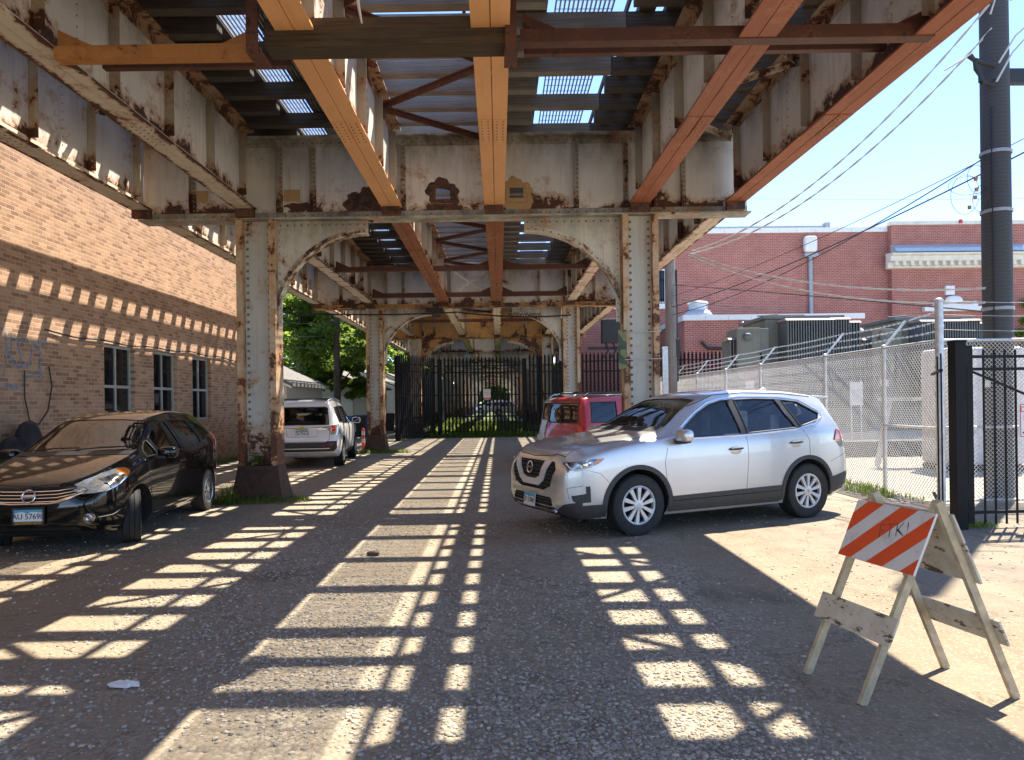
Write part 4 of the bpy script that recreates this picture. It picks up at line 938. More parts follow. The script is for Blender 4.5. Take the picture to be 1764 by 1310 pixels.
# ------------------------------------------------------------------ transformers
M['trafo'] = rusty('transformer_olive_paint', (.17, .172, .135), t=.68, z0=0, streak=.4, halo=(.22, .14, .07), rust=(.10, .045, .02), sc=1.2)
M['fins'] = rusty('transformer_fin_paint', (.125, .135, .13), t=.75, z0=0, streak=.5, halo=(.14, .11, .08))
M['fin_cap'] = simple('pale_pink_cap', (.33, .26, .24), .7)
def transformer(loc, label):
    t = thing('transformer', label, 'transformer', loc)
    b = MB(); b.box(1.35, 3.9, .3, 2.6, .45, 4.25); b.box(.1, 4.5, -.2, .299, .45, 1.24); b.build('tank', M['trafo'], t, bevel=.02)
    b = MB(); b.box(1.25, 4.0, .2, 2.7, 4.252, 4.36); b.box(1.9, 2.9, .8, 1.6, 4.362, 4.46); b.tube([(1.2, .6, 4.40), (1.9, .6, 4.44)], .03, 6); b.build('cover', M['fins'], t, bevel=.01)
    b = MB(); b.box(.22, .98, -.25, .9, 1.25, 3.92); b.box(.985, 1.345, -.05, .9, 1.25, 3.92); cb = b.build('cabinet', M['trafo'], t, bevel=.015)
    b = MB(); rivet_line(b, (.27, -.25, 1.4), (.27, -.25, 3.8), 14, (0, -1, 0), .022); rivet_line(b, (.93, -.25, 1.4), (.93, -.25, 3.8), 14, (0, -1, 0), .022); b.build('bolts', M['fins'], cb)
    b = MB(); b.box(.48, .76, -.262, -.2515, 1.95, 2.28); s_ = b.build('warning_plate', M['white_sign'], cb); b = MB(); b.box(.485, .755, -.2645, -.2625, 2.18, 2.27); b.build('red_band', M['red_ink'], s_)
    b = MB(); b.ell((.55, -.32, 3.62), (.14, .08, .13), .8, 10, 6); b.build('gauge', M['fins'], cb, 50)
    b = MB(); b.box(1.0, 1.2, -.35, -.06, 3.0, 3.1); b.box(1.05, 1.1, -.3, -.06, 2.2, 3.0); b.bar((.9, -.2, 2.55), (1.35, -.2, 2.75), .03, .05); b.build('valve', M['fins'], t)
    def bank(x0, x1, y0, y1, z0, z1):
        b = MB(); n = int((x1 - x0) / .085)
        for i in range(n): x = x0 + (x1 - x0) * (i + .5) / n; b.box(x - .018, x + .018, y0, y1, z0, z1)
        b.box(x0, x1, y0 + .08, y1 - .08, (z0 + z1) / 2 - .07, (z0 + z1) / 2 - .02)
        rd = b.build('radiator', M['fins'], t)
        b = MB(); b.prism([(y0 - .02, z1), (y1 + .02, z1), (y1 - .05, z1 + .07), (y0 + .1, z1 + .07)], x0 - .02, x1 + .02, 'X'); b.build('cap', M['fin_cap'], rd)
    bank(1.75, 3.3, -.55, .28, 1.3, 4.12); bank(3.35, 3.95, -.3, .28, 1.3, 4.16); bank(3.98, 4.55, .2, 1.2, 1.1, 4.1); bank(0, .2, -.1, .8, 1.3, 3.55)
    b = MB(); b.box(-.1, 4.6, -.6, 2.9, 0, .448); b.build('pad', M['concrete'], t)
    return t
t1 = transformer((7.62, 24.3, 0), 'olive grey finned transformer behind the fence, left of the tall corner post')
t2 = dup(t1, (12.55, 25.2, 0), label='olive grey finned transformer partly hidden behind the huge dark pole')
t = thing('utility_cabinet', 'pale rounded utility cabinet behind the black gate', 'cabinet', (10.2, 15.8, 0))
b = MB(); b.box(-.75, .9, -.5, .6, .12, 2.62); b.build('body', simple('pale_cabinet_paint', (.55, .52, .52), .6), t, bevel=.09)
b = MB(); b.box(-.72, .86, -.47, .57, 0, .118); b.build('plinth', M['black_plastic'], t)
b = MB(); b.box(.06, .075, -.507, -.4995, .3, 2.4); b.build('door_seam', M['black_plastic'], t)
t = thing('yard_sign', 'white notice board on posts seen through the chain-link mesh', 'sign', (10.75, 22, 0))
b = MB(); b.box(-.2, .2, -.02, 0, 1.35, 2.05); b.build('board', M['white_sign'], t)
for x in (-.15, .15): b = MB(); b.box(x - .02, x + .02, .001, .04, 0, 2.1); b.build('post', M['galv'], t)
t = thing('steel_frame', 'galvanised stand with slanting legs in the stone yard', 'stand', (9.4, 16.6, 0))
for a, c in (((-.8, 0, 0), (-.5, 0, 1.5)), ((.9, 0, 0), (.5, 0, 1.5)), ((-.6, .5, 0), (-.4, .3, 1.5))): b = MB(); b.bar(a, c, .05, .05, up=(0, 1, 0)); b.build('leg', M['galv'], t)
b = MB(); b.box(-.6, .6, -.1, .4, 1.502, 1.58); b.build('shelf', M['galv'], t)
b = MB(); b.box(8.0, 16.5, 19.5, 20.3, 0, .42); setp(b.build('cable_trough', M['black_plastic'], bevel=.02), 'low grey trough across the stone yard', 'trough')

# ------------------------------------------------------------------ trees
def tree(name, label, base, h, crown, n, mat, leaf=.16, seed=1, limbs=6):
    rg = np.random.default_rng(seed); t = thing(name, label, 'tree', base, 0, 'green trees along the alley')
    rx, ry, rz, cz = crown; b = MB()
    b.tube([(0, 0, 0), (.06, .03, h * .3), (0, .1, h * .62), (.1, 0, h * .9)], [h * .026, h * .021, h * .013, h * .005], 10)
    ends = []
    for i in range(limbs):
        a = 6.283 * i / limbs + rg.uniform(-.4, .4); z0 = h * rg.uniform(.28, .6); e = Vector((math.cos(a) * rx * .7, math.sin(a) * ry * .7, cz + rz * rg.uniform(-.5, .6))); s = Vector((.03, .05, z0)); mid = s.lerp(e, .5) + Vector((0, 0, .3))
        b.tube([s, mid, e], [h * .011, h * .007, h * .003], 6); ends.append(e)
    b.build('trunk', M['bark'], t, 50)
    nc = max(30, n // 170); d = rg.normal(size=(nc, 3)); d /= np.linalg.norm(d, axis=1)[:, None]; rad = rg.random(nc) ** .45
    C = d * rad[:, None] * np.array([rx, ry, rz]) * (1 + .22 * np.sin(d[:, :1] * 5 + seed)); C[:, 2] += cz; sz = rg.uniform(.07, .20, nc) * (rx + ry + rz) / 3
    idx = rg.integers(0, nc, n); q = rg.normal(size=(n, 3)); q /= np.linalg.norm(q, axis=1)[:, None]
    P = C[idx] + q * (sz[idx] * rg.random(n) ** .4)[:, None] * np.array([1.15, 1.15, .7])
    P = P[P[:, 2] > .9]; n = len(P)
    u = rg.normal(size=(n, 3)); u[:, 2] *= .6; u /= np.linalg.norm(u, axis=1)[:, None]; v = np.cross(u, rg.normal(size=(n, 3))); v /= np.linalg.norm(v, axis=1)[:, None]
    l = leaf * rg.uniform(.6, 1.3, n)[:, None]
    V = np.stack([P - u * l, P + v * l * .42, P + u * l, P - v * l * .42], 1).reshape(-1, 3)
    fastmesh('crown', V, np.arange(4 * n).reshape(-1, 4), mat, t); return t
tree('leafy_tree', 'bright green leafy tree behind the white car', (-10.6, 39.6, 0), 9.5, (3.9, 3.0, 4.3, 5.9), 36000, M['leaf'], .15, 3)
tree('leafy_tree', 'darker low tree to the right behind the white car', (-9.0, 41.0, 0), 6.5, (2.0, 1.6, 2.2, 3.9), 14000, M['leaf_dark'], .14, 5)
tree('leafy_tree', 'tall tree rising behind the alley pole', (-12.2, 53, 0), 14, (5.2, 4, 6.0, 9.0), 22000, M['leaf'], .22, 7)
tree('leafy_tree', 'green tree over the garage roofs left of the black palisade', (-12.6, 63.5, 0), 11, (4.6, 3.6, 4.8, 6.6), 15000, M['leaf'], .22, 9)
tree('leafy_tree', 'tree just past the end of the brown brick wall', (-12.2, 30.5, 0), 10, (2.8, 2.8, 4, 6.4), 14000, M['leaf'], .16, 11)
tree('leafy_tree', 'distant tree closing the left side of the alley', (-9, 85, 0), 14, (6, 5, 6, 7.5), 15000, M['leaf_dark'], .32, 13)
tree('leafy_tree', 'tree at the far right edge beyond the dark pole', (33.4, 46, 0), 9.5, (2.6, 2.6, 3.6, 5.6), 12000, M['leaf'], .2, 15)
tree('leafy_tree', 'far tree behind the end of the tunnel of arches', (0, 158, 0), 15, (12, 5, 8, 6), 26000, M['leaf_dark'], .6, 17)

# garages, bins, delineator
M['shingle'] = simple('grey_roof_shingles', (.15, .142, .135), .9, var=.3, scale=6, bump=.3)
M['siding'] = simple('cream_siding', (.52, .50, .43), .7, var=.08)
def garage(loc, w, d, h, rise, label, rz=0):
    t = thing('garage', label, 'garage', loc, rz)
    b = MB(); b.box(0, w, 0, d, 0, h)
    for i in range(int(h / .14)): b.box(-.008, w + .008, -.012, d + .008, i * .14 + .12, i * .14 + .128)
    b.prism([(0, h), (w, h), (w / 2, h + rise)], 0, d, 'Y'); b.build('wall', M['siding'], t)
    for s in (-1, 1):
        b = MB(); e = (w / 2 + .3) / (w / 2)
        p0 = (w / 2 + s * (w / 2) * e, h + rise - rise * e); p1 = (w / 2, h + rise); b.prism([p0, p1, (p1[0], p1[1] + .12), (p0[0], p0[1] + .12)], -.35, d + .35, 'Y'); b.build('roof', M['shingle'], t)
        b = MB(); b.prism([(p0[0], p0[1] - .08), (p1[0], p1[1] - .08), (p1[0], p1[1] - .001), (p0[0], p0[1] - .001)], -.36, -.33, 'Y'); b.build('fascia', M['white_paint'], t)
    b = MB(); b.box(w * .15, w * .85, -.03, -.013, 0, 2.05); b.build('door', M['white_paint'], t)
    return t
garage((-13.3, 30, 0), 4.7, 6, 2.5, 1.15, 'cream gabled garage just past the column and white car')
garage((-13.5, 43, 0), 5.9, 7, 2.6, 1.2, 'pale garage behind the blue bins')
garage((-13.6, 55, 0), 6.2, 7, 2.7, 1.4, 'farther pale garage left of the palisade')
garage((-13.6, 68, 0), 6.2, 7, 3.0, 1.4, 'farthest cream garage on the alley')
def bin_(loc, mat, label, rz=0, lid=None):
    t = thing('wheeled_bin', label, 'bin', loc, rz, 'wheeled bins along the alley')
    V = [(-.24, -.26, .08), (.24, -.26, .08), (.24, .26, .08), (-.24, .26, .08), (-.30, -.36, .98), (.30, -.36, .98), (.30, .36, .98), (-.30, .36, .98)]
    b = MB(); b.add(V, [(3, 2, 1, 0), (4, 5, 6, 7), (0, 1, 5, 4), (1, 2, 6, 5), (2, 3, 7, 6), (3, 0, 4, 7)]); b.build('body', mat, t, bevel=.02)
    b = MB(); b.box(-.32, .32, -.38, .40, .985, 1.02); b.ell((0, 0, 1.02), (.31, .37, .06), .5, 16, 6); b.build('lid', lid or mat, t, 40)
    for x in (-.27, .27): b = MB(); b.lathe([(0, -.03), (.1, -.03), (.1, .03), (0, .03)], 14, axis='Y', M=Matrix.Translation((x, .3, .1)) @ Matrix.Rotation(R(90), 4, 'Z')); b.build('wheel', M['black_plastic'], t)
    return t
bin_((-6.85, 33.2, 0), M['blue_plastic'], 'blue wheeled bin peeking out right of the white car', R(20))
bin_((-6.55, 34.6, 0), M['black_plastic'], 'black bin next to the blue bin by the white car', R(10))
bin_((-6.35, 36.0, 0), M['blue_plastic'], 'taller-looking blue bin just left of the second column', R(-10))
bin_((-6.1, 41.0, 0), M['black_plastic'], 'black bin just right of the second column', R(5))
bin_((-5.75, 43.5, 0), M['blue_plastic'], 'blue bin with a dark label near the palisade corner', R(15))
bin_((-5.65, 46.0, 0), M['blue_plastic'], 'farthest blue bin beside the palisade corner', R(0))
t = thing('delineator_post', 'slim orange and white delineator post left of the second column', 'traffic post', (-4.60, 25.0, 0))
b = MB(); b.lathe([(0, 0), (.16, 0), (.15, .04), (.06, .06), (0, .06)], 18); b.build('base', M['black_plastic'], t, 40)
b = MB(); b.lathe([(.055, .055), (.05, .76), (.03, .79), (0, .79)], 18); b.build('tube', M['orange_plastic'], t, 40)
for z in (.3, .55): b = MB(); b.lathe([(.0555, z), (.0545, z + .13)], 18); b.build('band', M['white_paint'], t, 40)
# cables and box below the second bent
b = MB(); b.tube(sag((-7.2, 24.1, 4.62), (-1.3, 24.05, 4.55), .08) + sag((-1.3, 24.05, 4.55), (2.4, 24.1, 4.42), .1), .025, 6); setp(b.build('slung_cable', M['wire_dark'], smooth=60), 'black cable slung under the second bent', 'cable')
b = MB(); b.tube([(.35 + i * .012, 24.0 + .05 * math.cos(i * .9), 4.44 + .05 * math.sin(i * .9)) for i in range(90)], .012, 4); setp(b.build('coiled_cable', M['wire_dark'], smooth=60), 'coiled black cable hanging at the right of the second arch', 'cable')
b = MB(); b.box(-2.35, -1.78, 23.95, 24.15, 4.56, 4.70); setp(b.build('splice_box', M['black_plastic'], bevel=.01), 'flat black splice box under the second bent', 'box')
for i, (z0, z1, y) in enumerate(((5.6, 5.0, 30), (5.0, 4.7, 31), (4.6, 4.2, 32))):
    cable(('upper', 'middle', 'lower')[i] + ' alley wire crossing the green trees', (-12, y + 3, z0), (-4.5, y, z1), .25, .014, M['wire_dark'])
t = thing('cable_rack', 'black equipment box with dangling cables under the right girder', 'box', (4.6, 29.5, 3.6))
b = MB(); b.box(-.45, .45, -.2, .2, .3, 1.25); b.build('housing', M['black_plastic'], t, bevel=.02)
for x in (-.3, 0, .3): b = MB(); b.tube([(x, -.1, .3), (x + .1, -.15, 0), (x - .1, -.1, -.3)], .04, 6); b.build('tail', M['wire_dark'], t, 50)
b = MB(); b.bar((-1.0, 0, .1), (2.0, 0, .1), .08, .12); b.build('rail', M['black_plastic'], t)
# small things on the right column
t = thing('camouflage_tag', 'green camouflage-patterned plate on the nearest right column', 'plate', (2.085, 12.33, 2.12))
m = NT('camouflage_print'); nn = m.noise(7, 1, .4); m.color(m.mix(m.ramp(nn, .50, .54), m.mix(m.ramp(m.noise(5, 1, .4), .48, .52), (.03, .06, .035), (.05, .08, .045)), (.20, .20, .08))); m.set(Roughness=.6)
b = MB(); b.box(-.07, .07, -.012, 0, 0, .66); b.build('plate', m.mat, t)
for z, lab in ((2.28, 'lower'), (2.74, 'upper')):
    b = MB(); c = [(2.12, 12.31), (2.74, 12.31), (2.74, 12.83), (2.12, 12.83)]; b.tube([(x, y, z + .02 * (x - 2.1)) for x, y in c], .008, 6, closed=True); setp(b.build('strap_wire', M['galv']), f'{lab} wire strapped round the nearest right column', 'wire')
# ------------------------------------------------------------------ cars
def carpaint(name, col, metal, rough, coat=1.0, dust=.0, fleck=.06):
    m = NT(name); n = m.noise(260, 2, .5, vec=m.obj()); c = m.mix(m.ramp(n, .3, .7), tuple(x * (1 - fleck) for x in col), tuple(min(1, x * (1 + fleck)) for x in col))
    d = m.noise(2.4, 6, .65, vec=m.obj()); z = m.xyz(m.obj())[2]
    dm = m.math('MULTIPLY', m.math('ADD', m.math('MULTIPLY', m.ramp(d, .35, .75), .5), m.math('MULTIPLY', m.ramp(z, .75, .2), .5)), dust)
    c = m.mix(dm, c, (.30, .27, .23)); m.color(c)
    m.set(Roughness=m.math('ADD', rough, m.math('MULTIPLY', dm, .35)), Metallic=metal, Coat_Weight=coat, Coat_Roughness=.04); return m.mat
M['silver'] = carpaint('silver_car_paint', (.60, .595, .59), .65, .34, 1, .22)
M['black_car'] = carpaint('black_car_paint', (.003, .003, .0035), 0, .18, 1, .0)
M['black_car'].node_tree.nodes['Principled BSDF'].inputs['Specular IOR Level'].default_value = .05
M['white_car'] = carpaint('white_car_paint', (.82, .81, .79), 0, .35, 1, .15)
M['red_car'] = carpaint('red_car_paint', (.42, .012, .022), .1, .32, 1, .08)
M['silver_dark'] = carpaint('grey_car_paint', (.42, .43, .44), .6, .35, 1, .2)
M['cladding'] = simple('dark_cladding', (.035, .034, .033), .6, var=.2, scale=14)
M['rubber'] = simple('tyre_rubber', (.018, .017, .016), .8, var=.35, scale=14)
M['well'] = simple('wheel_well', (.008, .008, .008), .9, var=0)
M['chrome'] = simple('chrome_trim', (.85, .85, .86), .2, 1, var=0)
M['chrome_nose'] = simple('grille_trim_painted_shine', (.80, .80, .81), .25, .25, var=0, coat=1)  # bright chrome reflection put into a pale, mostly unmetallic colour
M['hub'] = simple('wheel_cover_paint', (.56, .56, .56), .35, .35, var=.1)
M['alloy'] = simple('alloy_wheel', (.42, .42, .43), .3, .8, var=.1)
M['interior'] = simple('car_interior', (.16, .155, .15), .8, var=.2)
M['seat'] = simple('seat_cloth', (.26, .26, .27), .9, var=.2)
M['amber'] = simple('amber_lens', (.75, .20, .02), .12, var=.05, coat=1)
M['red_lens'] = simple('red_lens', (.55, .012, .02), .12, var=.2, scale=30, coat=1)
M['plate_white'] = simple('licence_plate', (.72, .73, .74), .35, var=.03)
M['plate_blue'] = simple('licence_plate_blue', (.08, .36, .52), .35, var=.1)
M['gold'] = simple('gold_badge', (.62, .36, .06), .3, .6, var=.05)
M['yellow_ink'] = simple('yellow_ink', (.75, .42, .02), .5, var=0)
def glassmat(name, tint, ior=1.5):
    m = NT(name); fr = m.n('Fresnel'); fr.inputs['IOR'].default_value = ior; tr = m.n('BsdfTransparent'); tr.inputs['Color'].default_value = (*tint, 1); gl = m.n('BsdfGlossy'); gl.inputs['Roughness'].default_value = .015; gl.inputs['Color'].default_value = (.95, .95, .95, 1)
    mx = m.n('MixShader'); m.l(fr.outputs[0], mx.inputs[0]); m.l(tr.outputs[0], mx.inputs[1]); m.l(gl.outputs[0], mx.inputs[2]); m.l(mx.outputs[0], m.out.inputs['Surface']); return m.mat
M['glass'] = glassmat('car_glass', (.92, .95, .93), 1.65)
M['glass_dark'] = glassmat('tinted_car_glass', (.22, .235, .24), 1.75)
def lensmat(name, c1, c2, sc):
    m = NT(name); v = m.n('TexVoronoi', feature='F1'); v.inputs['Scale'].default_value = sc; m.l(m.obj(), v.inputs['Vector']); m.color(m.mix(m.ramp(v.outputs['Distance'], .1, .7), c1, c2)); m.set(Roughness=.12, Metallic=.75, Coat_Weight=1); m.bump(v.outputs['Distance'], .5, .02); return m.mat
M['lamp_dark'] = lensmat('headlamp_dark_reflector', (.03, .03, .033), (.30, .30, .31), 13)
M['lamp_pale'] = lensmat('headlamp_pale_reflector', (.55, .52, .45), (.80, .77, .68), 5)
M['lamp_bright'] = simple('lamp_projector', (.85, .85, .84), .08, 1, var=0, coat=1)

def pchip(xs, ys):
    xs = np.array(xs, float); ys = np.array(ys, float); o = np.argsort(xs); xs = xs[o]; ys = ys[o]
    h = np.diff(xs); d = np.diff(ys) / h; m = np.zeros(len(xs)); m[0] = d[0]; m[-1] = d[-1]
    for i in range(1, len(xs) - 1):
        if d[i - 1] * d[i] > 0: w1 = 2 * h[i] + h[i - 1]; w2 = h[i] + 2 * h[i - 1]; m[i] = (w1 + w2) / (w1 / d[i - 1] + w2 / d[i])
    def f(x):
        i = min(max(int(np.searchsorted(xs, x)) - 1, 0), len(h) - 1); t = min(max((x - xs[i]) / h[i], 0), 1)
        return ((1 + 2 * t) * (1 - t) ** 2) * ys[i] + t * (1 - t) ** 2 * h[i] * m[i] + t * t * (3 - 2 * t) * ys[i + 1] + t * t * (t - 1) * h[i] * m[i + 1]
    return f
def crom(P, sub):
    out = []; n = len(P)
    for i in range(n - 1):
        p0 = P[max(i - 1, 0)]; p1 = P[i]; p2 = P[i + 1]; p3 = P[min(i + 2, n - 1)]
        for k in range(sub):
            t = k / sub; out.append(tuple(.5 * (2 * p1[j] + (p2[j] - p0[j]) * t + (2 * p0[j] - 5 * p1[j] + 4 * p2[j] - p3[j]) * t * t + (3 * p1[j] - p0[j] - 3 * p2[j] + p3[j]) * t ** 3) for j in (0, 1)))
    out.append(P[-1]); return out
def loft(T, x0, x1, step=.045, inset=0, zfloor=None):
    F = {k: pchip([a for a, _ in v], [b for _, b in v]) for k, v in T.items()}
    xs = list(np.linspace(x0, x1, max(8, int((x1 - x0) / step)))); 
    if not inset: xs = sorted(set([round(x, 4) for x in xs] + [round(x1 - e, 4) for e in (.015, .03, .06, .09)] + [round(x0 + e, 4) for e in (.015, .03, .06, .09)]))
    V = []; Fc = []; N = None
    for x in xs:
        zb, zt, zs, w, wr = (F[k](x) for k in ('zb', 'zt', 'zs', 'w', 'wr'))
        if inset: w -= inset; wr -= inset; zt -= inset; zb = zfloor
        zs = min(zs, zt - .03); k = min(1, max(.12, (zt - zs) / .28)); wr = min(wr, w * .95)
        hh = zs - zb
        P = [(0, zb), (.80 * w, zb), (.935 * w, zb + .05 * min(1, hh / .5)), (.985 * w, zb + .20 * hh), (w, zb + .50 * hh), (.995 * w, zb + .80 * hh), (.968 * w, zs),
             ((.968 * w + wr) / 2 + .018 * k, (zs + zt - .08 * k) / 2), (wr, zt - .075 * k), (wr * .88, zt - .024 * k), (wr * .5, zt - .004 * k), (0, zt)]
        half = crom(P, 4); N = len(half)
        ring = half + [(-y, z) for y, z in half[-2:0:-1]]
        V += [(x, y, z) for y, z in ring]
    K = len(V) // len(xs)
    for i in range(len(xs) - 1):
        for j in range(K):
            l = (j + 1) % K; Fc.append((i * K + j, (i + 1) * K + j, (i + 1) * K + l, i * K + l))
    Fc.append(tuple(range(K))); Fc.append(tuple((len(xs) - 1) * K + j for j in range(K - 1, -1, -1)))
    b = MB(); b.add(V, Fc)
    # orient outwards
    me = b.mesh('tmp', []); bm = bmesh.new(); bm.from_mesh(me); bmesh.ops.recalc_face_normals(bm, faces=bm.faces); bm.to_mesh(me); bm.free()
    return me
class Car:
    def __init__(s, T, label, loc, rz, paint, name):
        s.t = thing(name, label, 'car', loc, rz, 'parked cars'); s.T = T; s.paint = paint
        s.x0 = min(a for a, _ in T['zt']); s.x1 = max(a for a, _ in T['zt'])
        s.me = loft(T, s.x0, s.x1); s.bvh = BVHTree.FromPolygons([v.co.copy() for v in s.me.vertices], [tuple(p.vertices) for p in s.me.polygons]); s.cut = []
    def cutter(s, me, mat):
        me.materials.clear(); me.materials.append(mat); o = bpy.data.objects.new('cutter', me); COL.objects.link(o); s.cut.append(o)
    def finish_body(s, wells, cabin, windows):
        """wells: (x, r); cabin (xa, xb, floor); windows: list of (proj, poly)"""
        for x, r in wells:
            for sd in (-1, 1):
                b = MB(); b.lathe([(0, .42), (r, .42), (r, 1.4), (0, 1.4)], 40, axis='Y', M=Matrix.Translation((x, 0, s.zc)) @ Matrix.Diagonal((1, sd, 1, 1)))
                me = b.mesh('c', []); bm = bmesh.new(); bm.from_mesh(me); bmesh.ops.remove_doubles(bm, verts=bm.verts, dist=1e-4); bmesh.ops.recalc_face_normals(bm, faces=bm.faces); bm.to_mesh(me); bm.free(); s.cutter(me, M['well'])
        if cabin: s.cutter(loft(s.T, cabin[0], cabin[1], .08, .055, cabin[2]), M['interior'])
        for proj, poly in windows:
            b = MB()
            if proj == 'S': b.prism(poly, -1.5, 1.5, 'Y')
            elif proj == 'F': b.prism(poly, cabin[1] - .75, s.x1 + .5, 'X')
            elif proj == 'B': b.prism(poly, s.x0 - .5, cabin[0] + .35, 'X')
            me = b.mesh('c', []); bm = bmesh.new(); bm.from_mesh(me); bmesh.ops.recalc_face_normals(bm, faces=bm.faces); bm.to_mesh(me); bm.free(); s.cutter(me, M['cladding'])
        me = s.me.copy(); me.materials.clear(); me.materials.append(s.paint); o = bpy.data.objects.new('body', me); COL.objects.link(o)
        for c in s.cut:
            md = o.modifiers.new('cut', 'BOOLEAN'); md.operation = 'DIFFERENCE'; md.solver = 'EXACT'; md.object = c; md.material_mode = 'TRANSFER'
        dg = bpy.context.evaluated_depsgraph_get(); res = bpy.data.meshes.new_from_object(o.evaluated_get(dg)); o.modifiers.clear(); o.data = res
        for c in s.cut: bpy.data.objects.remove(c)
        res.polygons.foreach_set('use_smooth', [True] * len(res.polygons)); res.set_sharp_from_angle(angle=R(32))
        o.parent = s.t; KIDS.setdefault(s.t.name, []).append(o); s.body = o
    def hit(s, proj, a, c):
        o, d = {'L': ((a, 3, c), (0, -1, 0)), 'R': ((a, -3, c), (0, 1, 0)), 'F': ((4, a, c), (-1, 0, 0)), 'B': ((-4, a, c), (1, 0, 0)), 'T': ((a, c, 4), (0, 0, -1))}[proj]
        h = s.bvh.ray_cast(Vector(o), Vector(d))
        if h[0] is None:
            q = Vector({'L': (a, .5, c), 'R': (a, -.5, c), 'F': (s.x1 - .3, a, c), 'B': (s.x0 + .3, a, c), 'T': (a, c, 1)}[proj]); h = s.bvh.find_nearest(q)
        n = h[1].copy()
        if n.dot(Vector(d)) > 0: n = -n
        return h[0], n
    def grid(s, proj, poly, off, step):
        bm = bmesh.new(); vs = [bm.verts.new((p[0], p[1], 0)) for p in poly]; bm.faces.new(vs)
        for ax in (0, 1):
            lo = min(p[ax] for p in poly); hi = max(p[ax] for p in poly); k = math.ceil(lo / step)
            while k * step < hi:
                co = [0, 0, 0]; co[ax] = k * step + .0007; no = [0, 0, 0]; no[ax] = 1
                bmesh.ops.bisect_plane(bm, geom=bm.verts[:] + bm.edges[:] + bm.faces[:], plane_co=co, plane_no=no); k += 1
        return bm
    def patch(s, b, proj, poly, off=.003, step=.045, skirt=.014, mi=0):
        bm = s.grid(proj, poly, off, step); bm.verts.ensure_lookup_table(); bm.verts.index_update()
        P = []; Nn = []
        for v in bm.verts:
            h, n = s.hit(proj, v.co.x, v.co.y); P.append(h + n * off); Nn.append(n)
        fs = [[v.index for v in f.verts] for f in bm.faces]
        c0 = {'L': Vector((0, 1, 0)), 'R': Vector((0, -1, 0)), 'F': Vector((1, 0, 0)), 'B': Vector((-1, 0, 0)), 'T': Vector((0, 0, 1))}[proj]
        for i, f in enumerate(fs):
            nn = (P[f[1]] - P[f[0]]).cross(P[f[2]] - P[f[0]]) if len(f) > 2 else c0
            if nn.dot(c0) < 0: fs[i] = f[::-1]
        if skirt and off > 0:
            nb = len(P); mp = {}
            for e in bm.edges:
                if len(e.link_faces) == 1:
                    for v in e.verts:
                        if v.index not in mp: mp[v.index] = len(P); P.append(P[v.index] - Nn[v.index] * skirt); Nn.append(Nn[v.index])
                    a, c = e.verts[0].index, e.verts[1].index; fs.append([a, c, mp[c], mp[a]])
        bm.free(); b.add(P, fs, mi); return b
    def both(s, name, poly, mat, off=.003, step=.045, parent=None, mi=0, skirt=.014, smooth=35):
        r = []
        for pr in ('L', 'R'): b = MB(); s.patch(b, pr, poly, off, step, skirt); r.append(b.build(name, mat, parent or s.t, smooth))
        return r
    def one(s, name, proj, poly, mat, off=.003, step=.045, parent=None, skirt=.014, smooth=35):
        b = MB(); s.patch(b, proj, poly, off, step, skirt); return b.build(name, mat, parent or s.t, smooth)
    def line(s, b, proj, pts, r=.004, off=.0, n=5, closed=False, step=.04):
        Q = []
        pts2 = pts + [pts[0]] if closed else pts
        for p, q in zip(pts2, pts2[1:]):
            L = math.hypot(q[0] - p[0], q[1] - p[1]); k = max(1, int(L / step))
            for i in range(k): Q.append((p[0] + (q[0] - p[0]) * i / k, p[1] + (q[1] - p[1]) * i / k))
        if not closed: Q.append(pts2[-1])
        W = []
        for a, c in Q:
            h, nn = s.hit(proj, a, c); W.append(h + nn * off)
        b.tube(W, r, n, closed=closed); return b
def smooth_poly(P, sub=3):
    n = len(P); out = []
    for i in range(n):
        p0, p1, p2, p3 = P[i - 1], P[i], P[(i + 1) % n], P[(i + 2) % n]
        for k in range(sub):
            t = k / sub; out.append(tuple(.5 * (2 * p1[j] + (p2[j] - p0[j]) * t + (2 * p0[j] - 5 * p1[j] + 4 * p2[j] - p3[j]) * t * t + (3 * p1[j] - p0[j] - 3 * p2[j] + p3[j]) * t ** 3) for j in (0, 1)))
    return out
def mir(P): return [(-a, c) for a, c in P][::-1]

